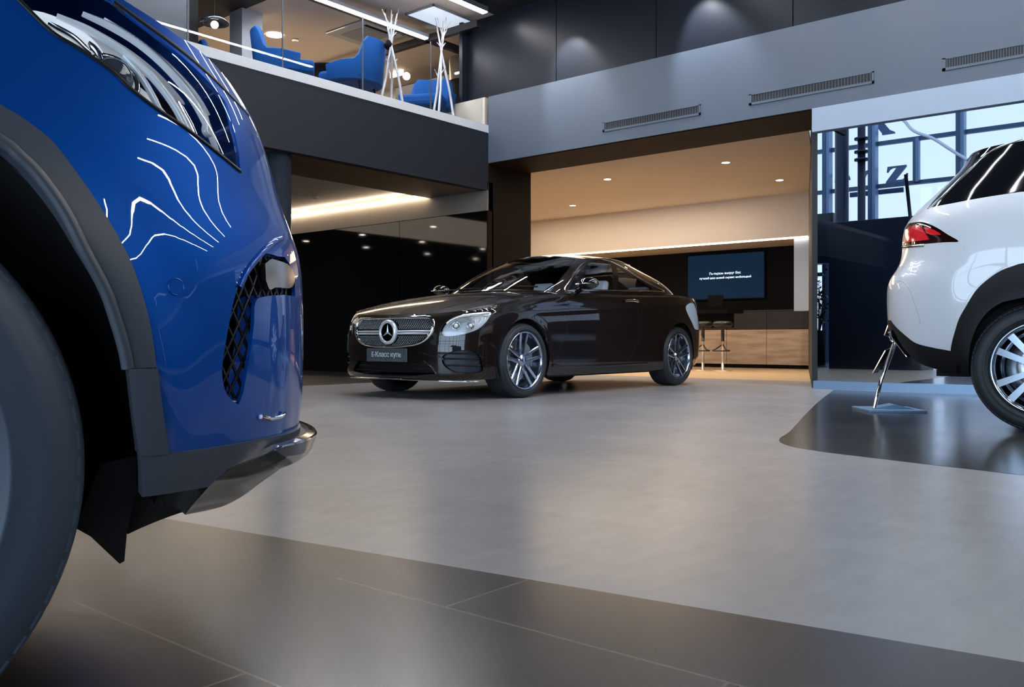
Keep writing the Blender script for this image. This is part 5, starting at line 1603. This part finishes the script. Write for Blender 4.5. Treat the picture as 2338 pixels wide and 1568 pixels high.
# ------------------------------------------------------------------ chrome information stand behind it
b0 = on_z(1985, 942); b1 = on_z(2118, 943)
st = thing('information_stand', (b0 + b1) / 2, 'slim chrome information stand on a flat steel base behind the white car tail', 'stand')
ax = (b1 - b0).normalized(); ay = Vector((-ax.y, ax.x, 0)); hw = (b1 - b0).length / 2
Ms = Matrix((( ax.x, ay.x, 0, 0), (ax.y, ay.y, 0, 0), (0, 0, 1, 0), (0, 0, 0, 1)))
bm = BM(); box(bm, -hw, 0, .0, hw, .42, .018, M=Ms)
M_steel = mat('polished_steel', (.35, .42, .50), .18, metal=1)
M_steel_m = mat('brushed_blue_steel', (.22, .38, .55), .4, metal=.5)
build('base', bm, M_steel_m, st, bevel=.004)
def spx(px, py, d=.15):
    """point above the base plane, d metres behind its front edge"""
    o = Vector((0, 0, CH)); r = ray(px, py); c = (b0 + b1) / 2 + ay * d
    k = (c - o).dot(ay) / r.dot(ay)
    return o + r * k - Vector(st.location)
bm = BM()
p0, p1, p2 = spx(1996, 915), spx(2012, 868), spx(2042, 785)
tube(bm, [Vector((p0.x, p0.y, .015)), p1, p2], [.012, .014, .016], 10)
build('pole', bm, M_chrome, st)
bm = BM(); 
q0, q1, q2, q3 = spx(2005, 850), spx(1993, 852), spx(2022, 800), spx(2034, 794)
v = [bm.verts.new(p) for p in (q0, q1, q2, q3)]; v2 = [bm.verts.new(p + ay * .02) for p in (q0, q1, q2, q3)]
bm.faces.new(v); bm.faces.new(v2[::-1])
for i in range(4): bm.faces.new([v[i], v[(i + 1) % 4], v2[(i + 1) % 4], v2[i]])
build('leaflet_holder', bm, M_chrome, st)
bm = BM()
q0, q1, q2, q3 = spx(2020, 765), spx(2034, 770), spx(2040, 745), spx(2030, 738)
v = [bm.verts.new(p) for p in (q0, q1, q2, q3)]; v2 = [bm.verts.new(p + ay * .02) for p in (q0, q1, q2, q3)]
bm.faces.new(v); bm.faces.new(v2[::-1])
for i in range(4): bm.faces.new([v[i], v[(i + 1) % 4], v2[(i + 1) % 4], v2[i]])
tube(bm, [spx(2030, 765), spx(2042, 785)], .012, 8)
build('head', bm, M_chrome, st)
bm = BM(); prism(bm, [(-hw * .75, .0), (hw * .8, .0), (hw * .1, .035)], 'y', .12, .26, M=Ms @ Matrix.Translation((0, 0, .018))); build('base_wedge', bm, M_steel_m, st)
# ------------------------------------------------------------------ upstairs lounge
M_bluefab = mat('royal_blue_fabric', (.002, .055, .22), .8, spec=.2)
def armchair(loc, rz, label, grp='blue armchairs in the upstairs lounge', first=[None]):
    if first[0] is None:
        t = thing('armchair', loc, label, 'armchair', rz, grp)
        bm = BM()
        # wrap-round shell: back with raised centre, low arms; x to the front
        prof = []
        N_ = 28
        rows = []
        for k in range(N_ + 1):
            a = R(-118) + R(236) * k / N_          # around the back (0 = straight back)
            u = abs(a) / R(118)
            hgt = .86 if u < .30 else .86 - .30 * smooth(.30, .48, u) - .04 * smooth(.5, 1, u)
            rx, ry = .36, .37
            cx_, cy_ = -rx * cos(a), ry * sin(a)
            o = Vector((-cos(a), sin(a), 0))
            c = Vector((cx_, cy_, 0))
            fl = .07 * hgt
            rows.append([bm.verts.new(p) for p in (c + Vector((0, 0, .30)) + o * .02, c + o * (fl + .02) + Vector((0, 0, hgt - .02)), c + o * (fl - .03) + Vector((0, 0, hgt)), c - o * .06 + o * fl + Vector((0, 0, hgt - .03)), c - o * .06 + Vector((0, 0, .30)))])
        for A, B in zip(rows[:-1], rows[1:]):
            for j in range(5): bm.faces.new([A[j], B[j], B[(j + 1) % 5], A[(j + 1) % 5]])
        bm.faces.new(rows[0]); bm.faces.new(rows[-1][::-1])
        bmesh.ops.recalc_face_normals(bm, faces=bm.faces)
        build('backrest', bm, M_bluefab, t, smooth=True, bevel=.008)
        bm = BM(); box(bm, -.30, -.30, .30, .36, .30, .46); build('seat', bm, M_bluefab, t, bevel=.05)
        for sx, sy in ((1, 1), (1, -1), (-1, 1), (-1, -1)):
            bm = BM(); tube(bm, [(sx * .2, sy * .2, .30), (sx * .26, sy * .26, 0)], [.014, .009], 8); build('leg', bm, M_black, t)
        first[0] = t
        return t
    c = copy_tree(first[0], Vector(loc), rz); c['label'] = label; return c
def lounge(px, x):        # floor point in the lounge: line of sight at picture column px, depth plane X = x
    p = on_x(px, 100, x); return Vector((x, p.y, ZS))
armchair(lounge(806, -9.02), R(200), 'large blue armchair with a high back by the upstairs glass, right of the round table')
armchair(lounge(652, -9.35), R(52), 'blue armchair at the left side of the dark round table upstairs')
armchair(lounge(530, -10.3), R(50), 'leftmost blue armchair upstairs, its low back showing under the pendant lamp')
armchair(lounge(975, -9.15), R(-60), 'rightmost blue armchair upstairs, in shade behind the two coat racks')
# round table
c = lounge(752, -10.05)
t = thing('round_table', c, 'dark round table among the blue armchairs upstairs', 'table')
bm = BM(); lathe(bm, [(0, .73), (.55, .73), (.56, .745), (.55, .76), (0, .76)], seg=48); build('tabletop', bm, M_black, t)
bm = BM(); lathe(bm, [(0, 0), (.3, 0), (.3, .02), (.04, .04), (.04, .73), (0, .73)], seg=24); build('base', bm, M_black, t)
# coat racks made of leaning branches
M_branch = mat('pale_branch', (.50, .49, .50), .6); M_branch_d = mat('dark_branch', (.16, .13, .12), .6)
def rack(p, h, label, m, spread, seed):
    t = thing('coat_rack', p, label, 'coat rack')
    rnd = random.Random(seed)
    for k in range(3):
        a = R(seed * 20 + 120 * k)
        f = Vector((spread * cos(a), spread * sin(a), 0)); top = Vector((-.09 * cos(a), -.09 * sin(a), h))
        j = f.lerp(top, .62)
        bm = BM()
        tube(bm, [f, f.lerp(top, .3) + Vector((.01, .01, 0)), j, f.lerp(top, .85), top], [.017, .016, .014, .010, .006], 8)
        sidev = Vector((-sin(a), cos(a), 0))
        for q, sd in ((.45, 1), (.72, -1), (.84, 1)):
            b_ = f.lerp(top, q); tube(bm, [b_, b_ + sidev * .07 * sd + Vector((0, 0, .08))], [.010, .007], 6)
        tube(bm, [f.lerp(top, .8), f.lerp(top, .8) + sidev * .12 + Vector((0, 0, .26))], [.009, .005], 6)
        build('branch_leg', bm, m, t)
    return t
rack(lounge(1008, -8.62), 1.45, 'pale branch coat rack upstairs, right and taller of the two, beside the dark wall', M_branch, .19, 3)
rack(lounge(893, -8.52), 1.22, 'branch coat rack upstairs, left and shorter of the two, next to the high blue armchair', M_branch, .17, 7)
# small dark bag hanging on the left rack
p = lounge(889, -8.56)
bm = BM(); bmesh.ops.create_icosphere(bm, subdivisions=2, radius=.06, matrix=Matrix.Translation((0, 0, 0)) @ Matrix.Diagonal((1, .8, 1.1, 1)))
o = build('hanging_bag', bm, M_black, smooth=True, loc=(p.x, p.y - .02, ZS + .80)); tag(o, 'small dark bundle hanging on the left branch coat rack', 'bag')
# pendant lamp
p = on_x(490, 48, -9.55)
t = thing('pendant_lamp', p, 'black domed pendant lamp with a bright bulb in the dark part of the lounge', 'pendant lamp')
bm = BM(); lathe(bm, [(.012, .10), (.03, .075), (.09, .06), (.155, .01), (.172, -.03), (.165, -.03), (.148, .0), (.08, .045), (.012, .06)], seg=40, close=True); build('shade', bm, mat('gloss_black_metal', (.006, .008, .012), .12, coat=1), t)
bm = BM(); tube(bm, [(0, 0, .09), (0, 0, 5.17 - p.z)], .004, 6); build('cord', bm, M_black, t)
bm = BM(); bmesh.ops.create_uvsphere(bm, u_segments=20, v_segments=12, radius=.045, matrix=Matrix.Translation((0, 0, -.045))); build('bulb', bm, mat('bulb_glow', (1, 1, 1), emit=(1, .88, .72), estr=9), t, smooth=True)
# ceiling fittings
zc = 5.165
downlight(on_z(627, 80, zc), 'large round downlight in the beige lounge ceiling', None, .125, M_spot)
p = on_z(834, 76, zc)
t = thing('air_conditioner', p, 'square ceiling air conditioner cassette in the beige lounge ceiling', 'air conditioner')
bm = BM(); box(bm, -.42, -.42, -.03, .42, .42, 0); build('panel', bm, mat('cassette_grey', (.36, .36, .36), .5), t, bevel=.01)
bm = BM(); box(bm, -.26, -.26, -.036, .26, .26, -.03); build('grille', bm, mat('cassette_dark', (.20, .21, .22), .5), t)
bm = BM(); box(bm, .30, -.30, -.036, .36, .30, -.03); build('outlet_flap', bm, M_black, t)
t = thing('ceiling_light_panel', (-8.88, 9.5, zc), 'large square white light panel in the lounge ceiling, near the dark upper wall', 'ceiling light')
bm = BM(); box(bm, -.26, -.6, -.02, .26, .6, 0); build('diffuser', bm, mat('light_panel', (.8, .85, .9), emit=(.66, .78, .92), estr=.62), t)
bm = BM()
for a_, b_ in ((-.28, -.26), (.26, .28)): box(bm, a_, -.62, -.025, b_, .62, 0)
for a_, b_ in ((-.62, -.60), (.60, .62)): box(bm, -.28, a_, -.025, .28, b_, 0)
build('frame', bm, M_alu, t)
p = on_z(674, 90, zc)
bm = BM(); lathe(bm, [(0, -.04), (.035, -.04), (.055, -.015), (.055, 0), (0, 0)], seg=18)
o = build('smoke_detector', bm, M_white_ceiling, loc=p); tag(o, 'small round detector on the beige lounge ceiling, right of the large downlight', 'smoke detector')
# back of the lounge: dark cabinets and a bronze drum
Yb = 10.75
a = on_y(905, 150, Yb); b_ = on_y(1040, 150, Yb)
t = thing('lounge_cabinet', (a.x, Yb, ZS), 'tall dark cabinet wall at the back of the lounge behind the coat racks', 'cabinet')
w = b_.x + .35 - a.x
bm = BM(); box(bm, 0, 0, 0, w, .45, 1.34); build('body', bm, M_black, t)
for k in range(3):
    bm = BM(); box(bm, w * k / 3 + .006, -.02, .05, w * (k + 1) / 3 - .006, 0, 1.32); build('door', bm, mat('cabinet_navy', (.012, .014, .022), .35), t)
bm = BM(); box(bm, -1.1, 0, 0, -.02, .4, 1.0)
o = build('low_cabinet', bm, mat('brown_low_cabinet', (.05, .04, .038), .5), loc=(a.x, Yb, ZS)); tag(o, 'low brown cabinet at the back of the lounge, left of the tall dark one', 'cabinet')
q = on_y(905, 168, Yb - .05)
bm = BM(); box(bm, -.16, 0, -.05, .16, .02, .05); o = build('wall_strip_light', bm, mat('warm_strip', (1, 1, 1), emit=(1, .85, .68), estr=2.2), loc=(q.x, q.y, q.z)); tag(o, 'short warm strip light at the back of the lounge between the coat racks', 'strip light')
q = on_y(1044, 138, 10.4)
t = thing('drum_column', (q.x + .1, 10.4, ZS), 'bronze drum on a dark column at the right end of the lounge', 'column')
bm = BM(); lathe(bm, [(.20, 1.02), (.20, 1.38)], seg=40); build('drum', bm, mat('bronze', (.30, .24, .17), .3, metal=.6), t)
bm = BM(); lathe(bm, [(.18, 0), (.18, 1.02)], seg=32); build('base', bm, M_black, t)
q = on_y(1048, 165, 10.0)
bm = BM(); box(bm, -.09, 0, -.012, .25, .03, .012); o = build('wall_strip_light', bm, mat('cool_strip', (1, 1, 1), emit=(.9, .95, 1), estr=4), loc=q); tag(o, 'short white strip light below the bronze drum at the right end of the lounge', 'strip light')
p = on_x(858, 152, -9.4)
bm = BM(); bmesh.ops.create_uvsphere(bm, u_segments=16, v_segments=10, radius=.055); o = build('globe_lamp', bm, mat('globe_glow', (1, 1, 1), emit=(1, .9, .75), estr=8), smooth=True, loc=(p.x, p.y + .6, p.z)); tag(o, 'small glowing round lamp just right of the high blue armchair', 'lamp')
# ------------------------------------------------------------------ lamps of the hall above and behind the view
for x in (-4.77, -3.2, -1.7, -.2, 1.3, 3.0, 4.6, 6.1, 7.6, 9.2):
    tube_lamp(x, 3.7, 9.36, 'linear lamp in the row over the showroom floor, above the picture', 'linear lamps over the showroom', .035, 5.05)
# spotlights grazing the upper wall
for px, py in ((1285, 85), (1590, 0)):
    p = on_y(px, py, YB + .13)
    ld = bpy.data.lights.new('wall_washer', 'SPOT'); ld.energy = 150; ld.spot_size = R(62); ld.spot_blend = .6; ld.shadow_soft_size = .03; ld.color = (.9, .93, 1)
    lo = bpy.data.objects.new('wall_washer', ld); COL.objects.link(lo)
    lo.location = (p.x - .05, YB - .35, p.z + .25)
    lo.rotation_euler = (Vector((.3, .55, -1.0))).to_track_quat('-Z', 'Y').to_euler()
def spot(loc, e, size=120, col=(1, .86, .68), r_=.05):
    ld = bpy.data.lights.new('downlight', 'SPOT'); ld.energy = e; ld.spot_size = R(size); ld.spot_blend = .9; ld.shadow_soft_size = r_; ld.color = col
    lo = bpy.data.objects.new('downlight', ld); COL.objects.link(lo); lo.location = loc; return lo
for x, y in ((1387, 409), (1657, 371), (1780, 411), (1308, 469)):
    p = on_z(x, y, ZC); spot((p.x, p.y, ZC - .02), 160)
def area(loc, rot, sx, sy, e, col):
    ld = bpy.data.lights.new('area_light', 'AREA'); ld.shape = 'RECTANGLE'; ld.size = sx; ld.size_y = sy; ld.energy = e; ld.color = col
    lo = bpy.data.objects.new('area_light', ld); COL.objects.link(lo); lo.location = loc; lo.rotation_euler = rot; return lo
# warm glow of the office, upstairs lounge and low ceiling, from unseen area lights
area((-9.2, 13.2, ZC - .02), (0, 0, 0), 5, 2.5, 105, (1, .80, .58))
area((-12.2, 9.2, 5.15), (0, 0, 0), 4, 3, 170, (1, .84, .66))
area((-12.5, 5.5, 2.74), (0, 0, 0), 3, 5, 70, (1, .84, .66))
# ------------------------------------------------------------------ walls behind the camera with the big shop windows
win = thing('window_3', (0, -9, 0), None, None); win['kind'] = 'structure'
for k in range(10):
    x = XE + 1.2 + k * 2.2
    bm = BM(); box(bm, x - .05, -.1, 0, x + .05, .1, 5.2); build('mullion', bm, M_mull, win)
for z in (.15, 1.9, 3.7):
    bm = BM(); box(bm, XE, -.06, z - .04, 13, .06, z + .04); build('transom', bm, M_mull, win)
bm = BM(); box(bm, 13, -9, 0, 13.1, YB, 5.3); struct('wall_showroom_right', bm, [mat('charcoal_wall', (.012, .013, .016), .6)])
bm = BM(); box(bm, -17, -9.1, 0, XE + .5, -9, 5.2); struct('wall_front', bm, [M_fascia])
# paved ground outside
bm = BM(); 
for q in ((-40, -60, 60, -9.1), (13.1, -9.1, 60, 60), (-40, 24, 13.1, 60)):
    v = [bm.verts.new((a, b, -.05)) for a, b in ((q[0], q[1]), (q[2], q[1]), (q[2], q[3]), (q[0], q[3]))]; bm.faces.new(v)
struct('floor_outside', bm, [mat('snowy_paving', (.6, .62, .66), .8)])
# daylight through those windows
DAY = (.60, .78, 1.0)
def portal(loc, rot, sx, sy):
    lo = area(loc, rot, sx, sy, 1, DAY); lo.data.cycles.is_portal = True; lo.name = 'daylight_portal'
portal((2.4, -8.95, 2.6), (R(90), 0, 0), 21, 5.1)
portal((0, YF + .1, 4.6), (R(-90), 0, 0), 18, 9)
w = bpy.data.worlds.new('sky'); scene.world = w; w.use_nodes = True
nt = w.node_tree; bg = nt.nodes['Background']
tc = nt.nodes.new('ShaderNodeTexCoord'); sx = nt.nodes.new('ShaderNodeSeparateXYZ'); nt.links.new(tc.outputs['Generated'], sx.inputs[0])
cr = nt.nodes.new('ShaderNodeValToRGB'); cr.color_ramp.elements[0].position = 0; cr.color_ramp.elements[0].color = (.76, .86, 1, 1)
cr.color_ramp.elements[1].position = .7; cr.color_ramp.elements[1].color = (.42, .62, 1, 1)
nt.links.new(sx.outputs[2], cr.inputs[0]); nt.links.new(cr.outputs[0], bg.inputs['Color'])
bg.inputs['Strength'].default_value = 1.15
area((2.4, -9.6, 2.7), (R(90), 0, 0), 20, 4.8, 1350, (.58, .78, 1))  # unseen area light added outside the windows to strengthen the daylight
scene.cycles.max_bounces = 8; scene.cycles.diffuse_bounces = 4; scene.cycles.glossy_bounces = 5; scene.cycles.transparent_max_bounces = 16
scene.cycles.caustics_reflective = False; scene.cycles.caustics_refractive = False; scene.cycles.sample_clamp_indirect = 6
scene.view_settings.view_transform = 'Standard'; scene.view_settings.look = 'None'
scene.view_settings.exposure = 0.25; scene.view_settings.gamma = 1.0; scene.view_settings.use_curve_mapping = False
